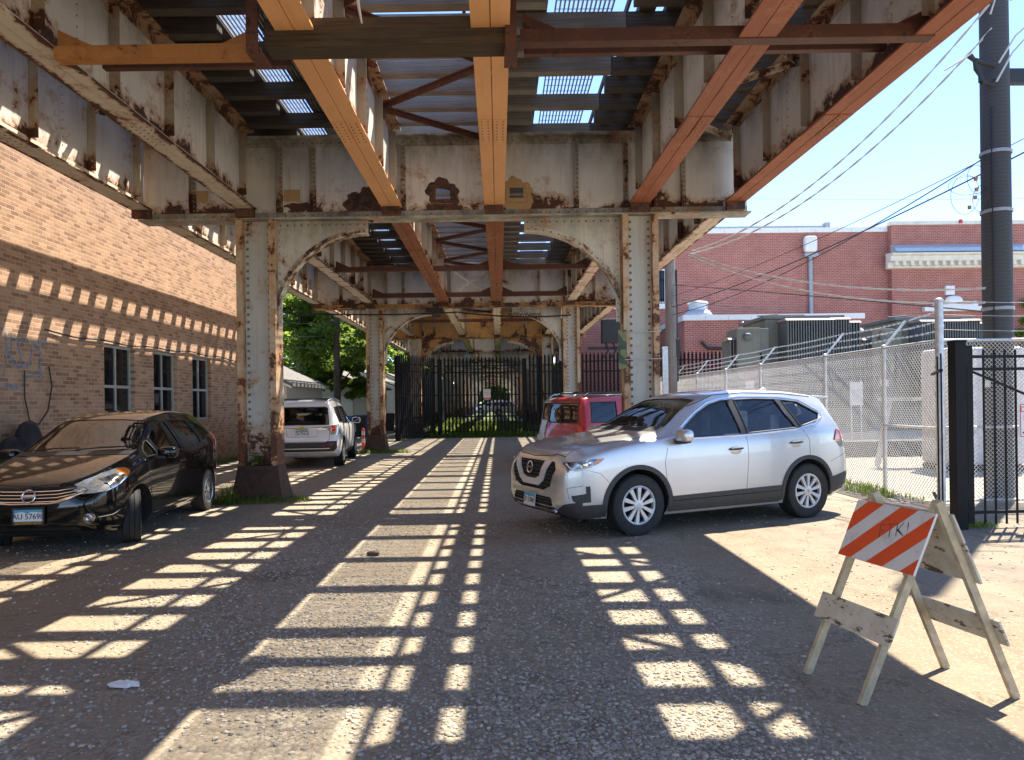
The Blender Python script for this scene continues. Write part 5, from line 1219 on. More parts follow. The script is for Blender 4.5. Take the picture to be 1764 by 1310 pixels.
def make_wheel(par, r, wd, x, y, sd, rim, style, steer=0):
    """wheel with the outer side towards +y, mirrored by rotation for the other side"""
    pv = bpy.data.objects.new('wheel', None)
    h = wd / 2; b = MB(); rr = r * .64
    prof = [(rr * .96, -h * .8), (rr + .01, -h * .97), (r - .05, -h), (r - .018, -h * .93), (r - .003, -h * .80)]
    for g in (-.45, -.15, .15, .45): prof += [(r, (g - .07) * wd), (r - .009, (g - .05) * wd), (r - .009, (g - .02) * wd), (r, (g + .0) * wd)]
    prof += [(r - .003, h * .80), (r - .018, h * .93), (r - .05, h), (rr + .03, h * .985), (rr + .006, h * .95), (rr, h * .80)]
    b.lathe(prof, 56, axis='Y', close=True)
    for k in range(72):   # shoulder blocks
        a = 2 * math.pi * k / 72; Mx = Matrix.Rotation(a, 4, 'Y')
        for e in (-1, 1): y0, y1 = sorted((e * h * .84, e * h * .985)); b.box(-.009, .009, y0, y1, r - .034, r - .009, 0, Mx)
    w = b.build('wheel', M['rubber'], par, 35)
    w.location = (x, y, r); w.rotation_euler = (0, 0, (0 if sd > 0 else math.pi) + steer)
    b = MB(); b.lathe([(0, -h * .5), (rr * .99, -h * .5), (rr * .99, h * .35), (rr * .86, h * .35), (rr * .8, h * .1), (0, h * .1)], 40, axis='Y'); b.build('drum', M['well'], w, 40)
    b = MB(); b.lathe([(rr * 1.005, h * .72), (rr * 1.0, h * .93), (rr * .96, h * .97), (rr * .90, h * .90), (rr * .895, h * .5)], 48, axis='Y'); 
    if style == 'y':      # wheel cover: seven pairs of thick spokes
        n = 5
        for k in range(n):
            a = 2 * math.pi * k / n + .22
            for e in (-1, 1):
                P = [(.04 * e - .018 if e > 0 else -.052 + .03, .055), (.0, .06)]
                Mx = Matrix.Rotation(a, 4, 'Y')
                z0, z1 = rr * .20, rr * .93; x0, x1 = e * rr * .08, e * rr * .275; ww0, ww1 = rr * .06, rr * .125
                V = [(x0 - ww0, h * .88, z0), (x0 + ww0, h * .88, z0), (x1 + ww1, h * .90, z1), (x1 - ww1, h * .90, z1), (x0 - ww0, h * .60, z0), (x0 + ww0, h * .60, z0), (x1 + ww1, h * .62, z1), (x1 - ww1, h * .62, z1)]
                b.add(V, [(0, 3, 2, 1), (4, 5, 6, 7), (0, 1, 5, 4), (2, 3, 7, 6), (1, 2, 6, 5), (3, 0, 4, 7)], 0, Mx)
        b.lathe([(0, h * .95), (rr * .20, h * .94), (rr * .27, h * .90), (rr * .27, h * .55)], 30, axis='Y')
    else:
        n = 5 if style == '5' else 9
        for k in range(n):
            Mx = Matrix.Rotation(2 * math.pi * k / n + .1, 4, 'Y'); z0, z1 = rr * .15, rr * .93; a0, a1 = (rr * .15, rr * .13) if n == 5 else (rr * .08, rr * .07)
            V = [(-a0, h * .82, z0), (a0, h * .82, z0), (a1, h * .90, z1), (-a1, h * .90, z1), (-a0, h * .5, z0), (a0, h * .5, z0), (a1, h * .6, z1), (-a1, h * .6, z1)]
            b.add(V, [(0, 3, 2, 1), (4, 5, 6, 7), (0, 1, 5, 4), (2, 3, 7, 6), (1, 2, 6, 5), (3, 0, 4, 7)], 0, Mx)
        b.lathe([(0, h * .88), (rr * .17, h * .86), (rr * .22, h * .80), (rr * .22, h * .45)], 24, axis='Y')
    b.build('rim', rim, w, 35)
    b = MB(); b.lathe([(0, h * .97), (rr * .09, h * .965), (rr * .10, h * .94)], 20, axis='Y'); b.build('hub_cap', M['alloy'], w, 35)
    return w

def plate(par, loc, facing, txt, frame=None, w=.305, h=.155, tilt=0):
    """facing: rotation about z so the plate looks along local +x"""
    Mx = Matrix.Translation(loc) @ Matrix.Rotation(facing, 4, 'Z') @ Matrix.Rotation(tilt, 4, 'Y')
    b = MB(); b.box(-.006, 0, -w / 2, w / 2, -h / 2, h / 2, 0, Mx); p = b.build('licence_plate', M['plate_white'], par)
    b = MB(); b.prism([(-w / 2 + .005, h / 2 - .004), (w / 2 - .005, h / 2 - .004), (w / 2 - .005, h * .20), (w * .1, h * .26), (-w * .02, h * .14), (-w * .2, h * .28), (-w / 2 + .005, h * .16)], .0004, .0016, 'X', 0, Mx); b.build('blue_band', M['plate_blue'], p)
    T = Mx @ Matrix.Translation((.0028, 0, -h * .07)) @ Matrix.Rotation(R(90), 4, 'Z') @ Matrix.Rotation(R(90), 4, 'X')
    text_obj(txt, .085, M['black_ink'], p, T, 'number', .001, sx=.92)
    if frame:
        b = MB()
        b.box(-.008, .006, -w / 2 - .012, w / 2 + .012, h / 2 - .012, h / 2 + .012, 0, Mx); b.box(-.008, .006, -w / 2 - .012, w / 2 + .012, -h / 2 - .020, -h / 2 + .016, 0, Mx)
        b.box(-.008, .006, -w / 2 - .012, -w / 2 + .004, -h / 2 + .0161, h / 2 - .0121, 0, Mx); b.box(-.008, .006, w / 2 - .004, w / 2 + .012, -h / 2 + .0161, h / 2 - .0121, 0, Mx)
        fr = b.build('plate_frame', M['black_plastic'], p)
        text_obj(frame, .034, M['yellow_ink'], fr, Mx @ Matrix.Translation((.0075, 0, -h / 2 - .003)) @ Matrix.Rotation(R(90), 4, 'Z') @ Matrix.Rotation(R(90), 4, 'X'), 'lettering', .0008, sx=.95)
    return p

def ring_badge(par, loc, facing, r, tilt=0):
    Mx = Matrix.Translation(loc) @ Matrix.Rotation(facing, 4, 'Z') @ Matrix.Rotation(tilt, 4, 'Y')
    b = MB(); pts = [Mx @ Vector((0, r * math.cos(a), r * math.sin(a))) for a in np.linspace(0, 2 * math.pi, 33)[:-1]]; b.tube(pts, r * .13, 8, closed=True)
    b.box(-.004, .010, -r * 1.16, r * 1.16, -r * .17, r * .17, 0, Mx); return b.build('badge', M['chrome'], par, 40)

def interior(c, x_dash, z, ys, zroof, par):
    for x, yy in ((x_dash - .95, ys), (x_dash - .95, -ys)):
        b = MB(); b.box(x - .3, x + .25, yy - .24, yy + .24, z - .35, z - .05); b.box(x - .46, x - .30, yy - .23, yy + .23, z - .2, z + .36); b.ell((x - .44, yy, z + .50), (.06, .13, .10), .7, 12, 8); b.build('front_seat', M['seat'], par, 40, .02)
    b = MB(); b.box(x_dash - 1.95, x_dash - 1.8, -.6, .6, z - .3, z + .30)
    for yy in (-.38, .38): b.ell((x_dash - 1.9, yy, z + .40), (.06, .13, .09), .7, 12, 8)
    b.build('rear_seat', M['seat'], par, 40)
    b = MB(); b.box(x_dash - .3, x_dash + .25, -.66, .66, z - .3, z + .0); b.build('dashboard', M['interior'], par, 40, .04)
    b = MB(); Mx = Matrix.Translation((x_dash - .42, ys, z + .02)) @ Matrix.Rotation(R(62), 4, 'Y'); b.tube([Mx @ Vector((.18 * math.cos(a), .18 * math.sin(a), 0)) for a in np.linspace(0, 6.283, 29)[:-1]], .016, 8, closed=True); b.box(-.16, .16, -.03, .03, -.02, .01, 0, Mx); b.build('steering_wheel', M['interior'], par, 40)

# ---- silver crossover ------------------------------------------------
T = dict(
 zt=[(2.30, .80), (2.27, .88), (2.20, .965), (2.05, 1.01), (1.7, 1.06), (1.3, 1.115), (1.02, 1.16), (.92, 1.20), (.5, 1.425), (.1, 1.585), (-.2, 1.648), (-.7, 1.68), (-1.3, 1.665), (-1.85, 1.615), (-2.06, 1.57), (-2.13, 1.50), (-2.26, 1.15), (-2.34, .95), (-2.40, .80)],
 zs=[(2.30, .70), (2.2, .84), (1.9, .95), (1.3, 1.03), (.9, 1.06), (0, 1.065), (-1, 1.10), (-1.7, 1.14), (-2.1, 1.12), (-2.3, .88), (-2.4, .72)],
 w=[(2.30, .58), (2.27, .68), (2.2, .755), (2.08, .82), (1.85, .885), (1.5, .915), (1.0, .92), (-1, .92), (-1.6, .915), (-2.0, .885), (-2.25, .82), (-2.36, .74), (-2.40, .64)],
 wr=[(2.30, .45), (2.0, .70), (1.2, .76), (.9, .735), (.3, .645), (-.5, .625), (-1.6, .605), (-2.1, .585), (-2.4, .5)],
 zb=[(2.30, .36), (2.2, .27), (2.0, .22), (1, .20), (-1.8, .22), (-2.2, .30), (-2.40, .46)])
HD = math.atan2(-1.08, -2.43)
FXM = lambda x: x if x > .9 else (x + .12 * min(1, (.9 - x) / 1.2) if x > -1 else x + .12)
FZM = lambda z: z if z < .8 else z + .05 * min(1, (z - .8) / .25)
for k_, v_ in T.items(): T[k_] = [(FXM(x), FZM(v) if k_ in ('zt', 'zs') else v) for x, v in v_]
SM = lambda P: [(FXM(x), FZM(z)) for x, z in P]
FM = lambda P: [(y, FZM(z)) for y, z in P]
c = Car(T, 'silver crossover car parked nose to the left before the chain-link fence', (2.50, 10.02, 0), HD, M['silver'], 'parked_car'); c.zc = .365
W1 = SM([(.72, 1.09), (.55, 1.205), (.25, 1.375), (.02, 1.475), (-.20, 1.525), (-.30, 1.53), (-.36, 1.10)])
W2 = SM([(-.47, 1.11), (-.42, 1.535), (-.75, 1.545), (-1.12, 1.535), (-1.19, 1.35), (-1.30, 1.155)])
W3 = SM([(-1.39, 1.175), (-1.28, 1.40), (-1.24, 1.525), (-1.52, 1.495), (-1.82, 1.33), (-1.76, 1.255)])
WF = FM([(-.70, 1.215), (.70, 1.215), (.60, 1.42), (.55, 1.545), (.3, 1.565), (-.3, 1.565), (-.55, 1.545), (-.60, 1.42)])
WB = FM([(-.62, 1.16), (.62, 1.16), (.55, 1.48), (-.55, 1.48)])
c.finish_body([(1.3525, .425), (-1.3525, .425)], (-1.93, .95, .52), [('S', W1), ('S', W2), ('S', W3), ('F', WF), ('B', WB)])
for W in (W1, W2, W3): c.both('side_window', W, M['glass'], -.008, .06, skirt=0)
c.one('windscreen', 'F', WF, M['glass'], -.008, .06, skirt=0); c.one('rear_window', 'B', WB, M['glass_dark'], -.008, .06, skirt=0)
for pr in ('L', 'R'):
    b = MB()
    for W in (W1, W2, W3): c.line(b, pr, W, .011, 0, 6, True)
    b.build('window_gasket', M['black_plastic'], c.t, 40)
    b = MB(); c.line(b, pr, SM([(.84, 1.065), (-.4, 1.085), (-1.3, 1.135), (-1.62, 1.19), (-1.84, 1.29), (-1.87, 1.345), (-1.55, 1.525), (-1.2, 1.565), (-.5, 1.575), (-.2, 1.55), (.05, 1.505), (.3, 1.385), (.6, 1.215)]), .012, .002, 6); b.build('chrome_window_trim', M['chrome'], c.t, 40)
    b = MB(); c.patch(b, pr, SM([(-.37, 1.085), (-.46, 1.09), (-.415, 1.545), (-.31, 1.54)]), .002, .1, 0); b.build('door_pillar', M['black_plastic'], c.t, 40)
    b = MB(); c.patch(b, pr, SM([(-1.31, 1.145), (-1.385, 1.16), (-1.25, 1.53), (-1.13, 1.54)]), .002, .1, 0); b.build('door_pillar', M['black_plastic'], c.t, 40)
    b = MB(); c.line(b, pr, [(.93, 1.03), (.98, .85), (.93, .42)], .0035, -.001, 5); c.line(b, pr, SM([(-.42, 1.08), (-.44, .9), (-.40, .42)]), .0035, -.001, 5); c.line(b, pr, SM([(-1.40, 1.13), (-1.50, 1.0), (-1.50, .82)]), .0035, -.001, 5); c.line(b, pr, [(1.72, .62), (1.86, .76), (2.0, .80)], .003, -.001, 5); c.line(b, pr, [(-1.78, .74), (-2.0, .80), (-2.18, .84)], .003, -.001, 5); b.build('panel_gap', M['black_plastic'], c.t, 40)
    sg = 1 if pr == 'L' else -1
    for xx, zz in ((-.11, .955), (-1.13, 1.0)):
        h, nn = c.hit(pr, xx, zz); b = MB(); b.ell((h.x, h.y - sg * .002, h.z - .005), (.10, .012, .05), .9, 18, 8); hb = b.build('handle_recess', M['silver'], c.t, 50)
        b = MB(); b.tube([(h.x + .10, h.y + sg * .008, h.z + .012), (h.x + .04, h.y + sg * .034, h.z + .018), (h.x - .06, h.y + sg * .034, h.z + .02), (h.x - .11, h.y + sg * .008, h.z + .02)], [.012, .017, .017, .012], 8); b.build('handle', M['cladding'], hb, 50)
    # wheel arch trims and sill cladding
    for wx in (1.3525, -1.3525):
        N = 22; o_ = []; i_ = []
        for k in range(N + 1):
            a = math.pi * k / N; o_.append((wx + .485 * math.cos(a), .365 + .475 * math.sin(a))); i_.append((wx + .428 * math.cos(a), .365 + .426 * math.sin(a)))
        lo = .26 if wx > 0 else .28
        b = MB(); c.patch(b, pr, [(o_[0][0], lo)] + o_ + [(o_[-1][0], lo)] + [(i_[-1][0], lo)] + i_[::-1] + [(i_[0][0], lo)], .012, .05, .03); b.build('arch_trim', M['cladding'], c.t, 40)
    b = MB(); c.patch(b, pr, [(.865, .26), (.865, .44), (-.865, .47), (-.865, .26)], .012, .08, .03); b.build('sill_trim', M['cladding'], c.t, 40)
    b = MB(); c.line(b, pr, [(.86, .385), (-.86, .405)], .005, .012, 5); b.build('sill_groove', M['well'], c.t, 40)
    b = MB(); b.ell((.76, sg * 1.005, 1.165), (.085, .115, .078), .62, 20, 12); mi_ = b.build('mirror', M['silver'], c.t, 50)
    b = MB(); b.box(.70, .82, min(sg * .86, sg * .98), max(sg * .86, sg * .98), 1.065, 1.10); b.ell((.76, sg * .99, 1.095), (.075, .10, .022), .7, 16, 8); b.build('mirror_foot', M['cladding'], mi_, 50)
    # headlamp
    HL = [(2.215, .775), (2.10, .80), (1.92, .855), (1.80, .925), (1.84, .935), (2.0, .925), (2.22, .885)]
    b = MB(); c.patch(b, pr, HL, .006, .035, .012); hl = b.build('headlight', M['lamp_dark'], c.t, 40)
    b = MB(); c.patch(b, pr, [(1.93, .858), (1.85, .90), (1.80, .925), (1.84, .932), (1.90, .922), (1.94, .885)], .009, .03, .01); b.build('amber_lens', M['amber'], hl, 40)
    b = MB()
    for xx, zz, rr_ in ((2.03, .862, .042), (1.985, .885, .026)): h, nn = c.hit(pr, xx, zz); b.ell(tuple(h + nn * .002), (rr_, rr_ * .6, rr_), 1, 14, 8)
    b.build('projector', M['lamp_bright'], hl, 50)
    b = MB(); c.line(b, pr, [(2.205, .872), (2.17, .805), (2.08, .812), (1.96, .852)], .012, .008, 6); b.build('light_guide', M['white_sign'], hl, 40)
    # fog lamp recess
    b = MB(); c.patch(b, pr, [(2.17, .455), (2.185, .51), (2.03, .535), (2.035, .615), (1.985, .62), (1.975, .435), (2.13, .425)], .005, .03, .01); b.build('fog_recess', M['cladding'], c.t, 40)
    b = MB(); c.line(b, pr, [(2.22, .60), (2.06, .625)], .003, 0, 5); c.line(b, pr, [(2.205, .47), (2.225, .60)], .003, 0, 5); b.build('bumper_crease', M['cladding'], c.t, 40)
    # tail lamp
    b = MB(); c.patch(b, pr, SM([(-1.98, .985), (-2.0, 1.04), (-2.04, 1.115), (-2.24, 1.07), (-2.325, .985), (-2.2, .965)]), .014, .04, .03); tl = b.build('tail_light', M['red_lens'], c.t, 40)
    b = MB(); c.patch(b, pr, SM([(-2.02, .975), (-2.2, .96), (-2.325, .98), (-2.31, .92), (-2.12, .90)]), .010, .04, .03); b.build('lower_lens', M['lamp_dark'], tl, 40)
    b = MB(); c.patch(b, pr, [(-1.78, .30), (-1.77, .52), (-2.0, .56), (-2.27, .60), (-2.24, .50), (-2.1, .36)], .008, .05, .03); b.build('rear_cladding', M['cladding'], c.t, 40)
    b = MB(); c.line(b, pr, SM([(.35, 1.46), (-.1, 1.60), (-.6, 1.632), (-1.3, 1.615), (-1.85, 1.565)]), .006, 0, 5); b.build('roof_seam', M['cladding'], c.t, 40)
# nose
c.one('grille', 'F', [(-.46, .60), (-.56, .80), (-.50, .89), (.50, .89), (.56, .80), (.46, .60), (.30, .545), (-.30, .545)], M['well'], .006, .05)
b = MB()
for z in np.arange(.60, .87, .045): c.line(b, 'F', [(-.5 + .15 * max(0, .75 - z), z), (.5 - .15 * max(0, .75 - z), z)], .006, .006, 5)
b.build('grille_mesh', M['cladding'], c.t, 40)
c.one('chrome_surround', 'F', [(-.46, .888), (-.34, .888), (-.225, .705), (-.13, .672), (.13, .672), (.225, .705), (.34, .888), (.46, .888), (.31, .655), (.20, .592), (-.20, .592), (-.31, .655)], M['chrome_nose'], .024, .04, skirt=.03)
h, nn = c.hit('F', 0, .80); ring_badge(c.t, (h.x + .03, 0, .80), 0, .068, R(-8))
c.one('lower_intake', 'F', [(-.56, .335), (-.46, .47), (.46, .47), (.56, .335)], M['well'], .005, .05)
b = MB()
for z in (.375, .41, .445): c.line(b, 'F', [(-.5, z), (.5, z)], .007, .006, 5)
b.build('intake_slats', M['cladding'], c.t, 40)
c.one('skid_strip', 'F', [(-.52, .300), (-.48, .338), (.48, .338), (.52, .300)], M['chrome'], .016, .05, skirt=.02)
c.one('lower_bumper', 'F', [(-.80, .24), (-.82, .44), (-.70, .41), (-.585, .33), (-.52, .298), (.52, .298), (.585, .33), (.70, .41), (.82, .44), (.80, .24), (.4, .235), (-.4, .235)], M['cladding'], .009, .05)
for pr in ('L', 'R'): c.one('lower_bumper', pr, [(2.24, .25), (2.24, .385), (2.0, .40), (1.83, .405), (1.83, .25)], M['cladding'], .0105, .05)
b = MB(); c.line(b, 'T', [(2.17, -.62), (2.235, -.4), (2.25, 0), (2.235, .4), (2.17, .62)], .006, 0, 5); c.line(b, 'T', [(2.17, .62), (1.6, .745), (1.05, .76)], .0035, -.001, 5); c.line(b, 'T', [(2.17, -.62), (1.6, -.745), (1.05, -.76)], .0035, -.001, 5); b.build('bonnet_gap', M['well'], c.t, 40)
h, nn = c.hit('F', .08, .40); plate(c.t, (h.x + .035, -.02, .405), 0, 'ZF 17847', tilt=R(-6))
b = MB(); c.patch(b, 'F', [(-.66, 1.215), (.66, 1.215), (.68, 1.26), (-.68, 1.26)], .004, .06, .01); b.build('scuttle', M['cladding'], c.t, 40)
for s_ in (-1, 1):
    b = MB(); c.line(b, 'F', [(s_ * .55 - .1, 1.255), (s_ * .25 + .15, 1.275), (s_ * .05 + .2, 1.295)], .009, .014, 5); b.build('wiper', M['black_plastic'], c.t, 40)
b = MB(); b.prism(SM([(-1.45, 1.652), (-1.62, 1.645), (-1.61, 1.70), (-1.57, 1.708)]), -.022, .022, 'Y'); b.build('antenna_fin', M['silver'], c.t, None, .008)
b = MB(); b.add([(-1.830, -0.560, 1.635), (-1.830, 0.560, 1.635), (-2.180, 0.520, 1.615), (-2.180, -0.520, 1.615), (-1.830, -0.560, 1.600), (-1.830, 0.560, 1.600), (-2.160, 0.520, 1.585), (-2.160, -0.520, 1.585)], [(0, 3, 2, 1), (4, 5, 6, 7), (0, 1, 5, 4), (1, 2, 6, 5), (2, 3, 7, 6), (3, 0, 4, 7)]); b.build('spoiler', M['silver'], c.t, None, .01)
interior(c, .80, 1.08, .37, 1.6, c.t)
b = MB(); b.box(.66, .90, .05, .3, 1.09, 1.11); b.build('dashboard_paper', M['white_sign'], c.t)
b = MB(); b.box(.33, .36, -.11, .11, 1.42, 1.49); b.build('inner_mirror', M['black_plastic'], c.t, None, .01)
for x, y, st in ((1.3525, .80, 0), (1.3525, -.80, 0), (-1.3525, .80, 0), (-1.3525, -.80, 0)): make_wheel(c.t, .362, .225, x, y, y, M['hub'], 'y')
b = MB(); b.box(-2.0, 1.9, -.6, .6, .18, .21); b.build('underbody', M['well'], c.t)

# ---- black hatchback --------------------------------------------------
T = dict(
 zt=[(2.07, .60), (2.05, .70), (1.98, .79), (1.85, .85), (1.6, .93), (1.3, 1.005), (1.1, 1.05), (1.0, 1.085), (.6, 1.285), (.25, 1.45), (-.05, 1.525), (-.5, 1.56), (-1.1, 1.54), (-1.6, 1.475), (-1.80, 1.425), (-1.90, 1.27), (-1.98, .98), (-2.05, .75)],
 zs=[(2.07, .55), (1.95, .70), (1.7, .80), (1.3, .90), (.95, .96), (0, .985), (-.8, 1.02), (-1.5, 1.09), (-1.85, 1.08), (-2.05, .70)],
 w=[(2.07, .50), (2.04, .62), (1.96, .71), (1.82, .785), (1.55, .835), (1.0, .845), (-1.0, .845), (-1.5, .835), (-1.8, .79), (-2.0, .70), (-2.05, .58)],
 wr=[(2.07, .40), (1.7, .62), (1.1, .70), (.8, .67), (.2, .585), (-.5, .57), (-1.4, .55), (-1.85, .53), (-2.05, .45)],
 zb=[(2.07, .33), (1.95, .24), (1.7, .19), (-1.5, .20), (-1.9, .28), (-2.05, .42)])
HB = math.atan2(-.9974, .0725)
c = Car(T, 'black hatchback parked against the brown brick wall, front wheel turned', (-5.22, 10.10, 0), HB, M['black_car'], 'parked_car'); c.zc = .315
W0 = [(.98, .985), (.90, 1.065), (.72, 1.16), (.66, 1.17), (.66, .995)]
W1 = [(.60, .995), (.60, 1.195), (.35, 1.315), (.10, 1.385), (-.10, 1.405), (-.20, 1.01)]
W2 = [(-.28, 1.015), (-.19, 1.41), (-.55, 1.415), (-.88, 1.395), (-1.0, 1.20), (-1.02, 1.06)]
W3 = [(-1.10, 1.085), (-1.07, 1.2), (-.96, 1.385), (-1.28, 1.345), (-1.48, 1.25), (-1.50, 1.17)]
WF = [(-.67, 1.075), (.67, 1.075), (.57, 1.30), (.50, 1.425), (.2, 1.445), (-.2, 1.445), (-.50, 1.425), (-.57, 1.30)]
WB = [(-.52, 1.06), (.52, 1.06), (.48, 1.32), (-.48, 1.32)]
c.finish_body([(1.30, .375), (-1.30, .36)], (-1.78, 1.0, .48), [('S', W0), ('S', W1), ('S', W2), ('S', W3), ('F', WF), ('B', WB)])
for W in (W0, W1, W2, W3): c.both('side_window', W, M['glass_dark'], -.008, .06, skirt=0)
c.one('windscreen', 'F', WF, M['glass'], -.008, .05, skirt=0); c.one('rear_window', 'B', WB, M['glass_dark'], -.008, .06, skirt=0)
for pr in ('L', 'R'):
    sg = 1 if pr == 'L' else -1
    b = MB()
    for W in (W0, W1, W2, W3): c.line(b, pr, W, .010, 0, 6, True)
    b.build('window_gasket', M['black_plastic'], c.t, 40)
    b = MB(); c.line(b, pr, [(1.0, .95), (1.02, .8), (.93, .36), (.85, .30)], .004, -.001, 5); c.line(b, pr, [(-.24, 1.0), (-.28, .8), (-.22, .30), (.85, .28)], .004, -.001, 5); c.line(b, pr, [(-1.06, 1.06), (-1.15, .9), (-1.05, .6), (-.93, .42)], .004, -.001, 5); b.build('panel_gap', M['well'], c.t, 40)
    for xx, zz in ((-.10, .865), (-.95, .92)):
        h, nn = c.hit(pr, xx, zz); b = MB(); b.tube([(h.x + .10, h.y + sg * .004, h.z), (h.x + .05, h.y + sg * .03, h.z), (h.x - .05, h.y + sg * .03, h.z), (h.x - .10, h.y + sg * .004, h.z)], .013, 8); b.build('handle', M['black_car'], c.t, 50)
    b = MB(); b.ell((.72, sg * .955, 1.02), (.085, .12, .075), .6, 20, 12); mi_ = b.build('mirror', M['black_car'], c.t, 50); b = MB(); b.box(.70, .80, min(sg * .80, sg * .95), max(sg * .80, sg * .95), .955, .985); b.build('mirror_foot', M['black_plastic'], mi_)
    HL = [(2.03, .66), (1.90, .685), (1.72, .745), (1.52, .845), (1.48, .895), (1.56, .90), (1.75, .86), (1.92, .80), (2.04, .735)]
    b = MB(); c.patch(b, pr, HL, .006, .035, .012); hl = b.build('headlight', M['lamp_pale'], c.t, 40)
    b = MB(); c.patch(b, pr, [(1.60, .81), (1.52, .85), (1.485, .89), (1.56, .892), (1.63, .862)], .009, .03, .01); b.build('amber_lens', M['amber'], hl, 40)
    b = MB(); c.patch(b, pr, [(1.88, .70), (1.74, .75), (1.66, .80), (1.68, .845), (1.86, .80)], .0085, .03, .01); b.build('reflector', M['lamp_dark'], hl, 40)
    b = MB(); c.line(b, pr, [(2.0, .40), (1.86, .41), (1.72, .46)], .006, .0, 5); b.build('bumper_crease', M['black_plastic'], c.t, 40)
    h, nn = c.hit('F', sg * .60, .40); b = MB(); b.lathe([(0, 0), (.035, 0), (.04, .012), (.055, .012), (.058, -.01)], 20, M=Matrix.Translation(h + nn * .004) @ nn.to_track_quat('Z', 'Y').to_matrix().to_4x4()); b.build('fog_lamp', M['lamp_dark'], c.t, 40)
    b = MB(); c.patch(b, pr, [(-1.66, .95), (-1.60, 1.13), (-1.70, 1.20), (-1.84, 1.16), (-1.93, .95)], .012, .04, .02); b.build('tail_light', M['red_lens'], c.t, 40)
c.one('grille', 'F', [(-.56, .70), (-.52, .745), (.52, .745), (.56, .70), (.30, .585), (.20, .575), (-.20, .575), (-.30, .585)], M['well'], .005, .04)
b = MB()
for dz, wd in ((.155, .53), (.12, .50), (.085, .46), (.05, .40)):
    z = .575 + dz; c.line(b, 'F', [(-wd, z + .008), (-.28, z - .028), (-.12, z - .032), (.12, z - .032), (.28, z - .028), (wd, z + .008)], .0055, .012, 6)
b.build('grille_bars', M['chrome'], c.t, 40)
b = MB(); c.line(b, 'F', [(-.57, .70), (-.30, .583), (-.20, .572), (.20, .572), (.30, .583), (.57, .70)], .012, .012, 6); b.build('chrome_lower_bar', M['chrome'], c.t, 40)
h, nn = c.hit('F', 0, .655); ring_badge(c.t, (h.x + .03, 0, .655), 0, .066, R(-12))
c.one('lower_intake', 'F', [(-.50, .27), (-.45, .36), (.45, .36), (.50, .27)], M['well'], .004, .05)
h, nn = c.hit('F', 0, .45); plate(c.t, (h.x + .035, 0, .45), 0, 'AU 57698', "GIOVANNI'S AUTO")
b = MB(); c.line(b, 'T', [(1.93, -.58), (2.0, -.3), (2.02, 0), (2.0, .3), (1.93, .58)], .004, 0, 5); c.line(b, 'T', [(1.93, .58), (1.5, .70), (1.1, .72)], .0035, -.001, 5); c.line(b, 'T', [(1.93, -.58), (1.5, -.70), (1.1, -.72)], .0035, -.001, 5); b.build('bonnet_gap', M['well'], c.t, 40)
c.one('scuttle', 'F', [(-.66, 1.03), (.66, 1.03), (.67, 1.072), (-.67, 1.072)], M['black_plastic'], .005, .06)
for a_, b_ in (((-.6, 1.075), (.0, 1.10)), ((-.02, 1.08), (.56, 1.105))): b = MB(); c.line(b, 'F', [a_, ((a_[0] + b_[0]) / 2, (a_[1] + b_[1]) / 2 + .006), b_], .009, .014, 5); b.build('wiper', M['black_plastic'], c.t, 40)
b = MB(); b.tube([(-1.25, -.1, 1.48), (-1.40, -.1, 1.66)], [.008, .004], 6); b.build('aerial', M['black_plastic'], c.t)
interior(c, .82, .94, .33, 1.45, c.t)
for x, y, st in ((1.30, .735, R(24)), (1.30, -.735, R(24)), (-1.30, .735, 0), (-1.30, -.735, 0)): make_wheel(c.t, .312, .19, x, y, y, M['alloy'], '9', st)
b = MB(); b.box(-1.8, 1.7, -.55, .55, .16, .19); b.build('underbody', M['well'], c.t)

# ---- white crossover seen from behind ---------------------------------
T = dict(
 zt=[(2.35, .85), (2.3, .95), (2.1, 1.02), (1.5, 1.08), (1.15, 1.14), (1.0, 1.22), (.5, 1.50), (.15, 1.63), (-.3, 1.73), (-1.2, 1.74), (-1.9, 1.71), (-2.12, 1.65), (-2.20, 1.50), (-2.32, 1.12), (-2.36, 1.0), (-2.42, .80)],
 zs=[(2.35, .72), (2.0, .92), (1.2, 1.02), (0, 1.05), (-1.5, 1.09), (-2.2, 1.08), (-2.42, .74)],
 w=[(2.35, .60), (2.2, .76), (1.9, .87), (1.3, .905), (-1.4, .905), (-2.0, .895), (-2.3, .85), (-2.38, .80), (-2.42, .72)],
 wr=[(2.35, .5), (1.9, .72), (1.1, .75), (.4, .66), (-.5, .65), (-1.9, .64), (-2.2, .64), (-2.42, .6)],
 zb=[(2.35, .36), (2.1, .26), (-1.8, .26), (-2.2, .36), (-2.42, .50)])
c = Car(T, 'white crossover seen from behind beside the nearest left column', (-5.10, 20.75, 0), R(95), M['white_car'], 'parked_car'); c.zc = .36
W1 = [(.75, 1.10), (.35, 1.36), (.0, 1.51), (-.2, 1.54), (-.25, 1.09)]; W2 = [(-.35, 1.09), (-.32, 1.55), (-1.1, 1.555), (-1.2, 1.11)]; W3 = [(-1.36, 1.13), (-1.28, 1.55), (-1.85, 1.52), (-1.98, 1.36), (-1.95, 1.15)]
WB = [(-.64, 1.10), (.64, 1.10), (.60, 1.50), (.54, 1.53), (-.54, 1.53), (-.60, 1.50)]; WF = [(-.68, 1.24), (.68, 1.24), (.57, 1.58), (-.57, 1.58)]
c.finish_body([(1.43, .43), (-1.43, .43)], (-2.15, 1.0, .6), [('S', W1), ('S', W2), ('S', W3), ('B', WB), ('F', WF)])
for W in (W1, W2, W3): c.both('side_window', W, M['glass_dark'], -.008, .08, skirt=0)
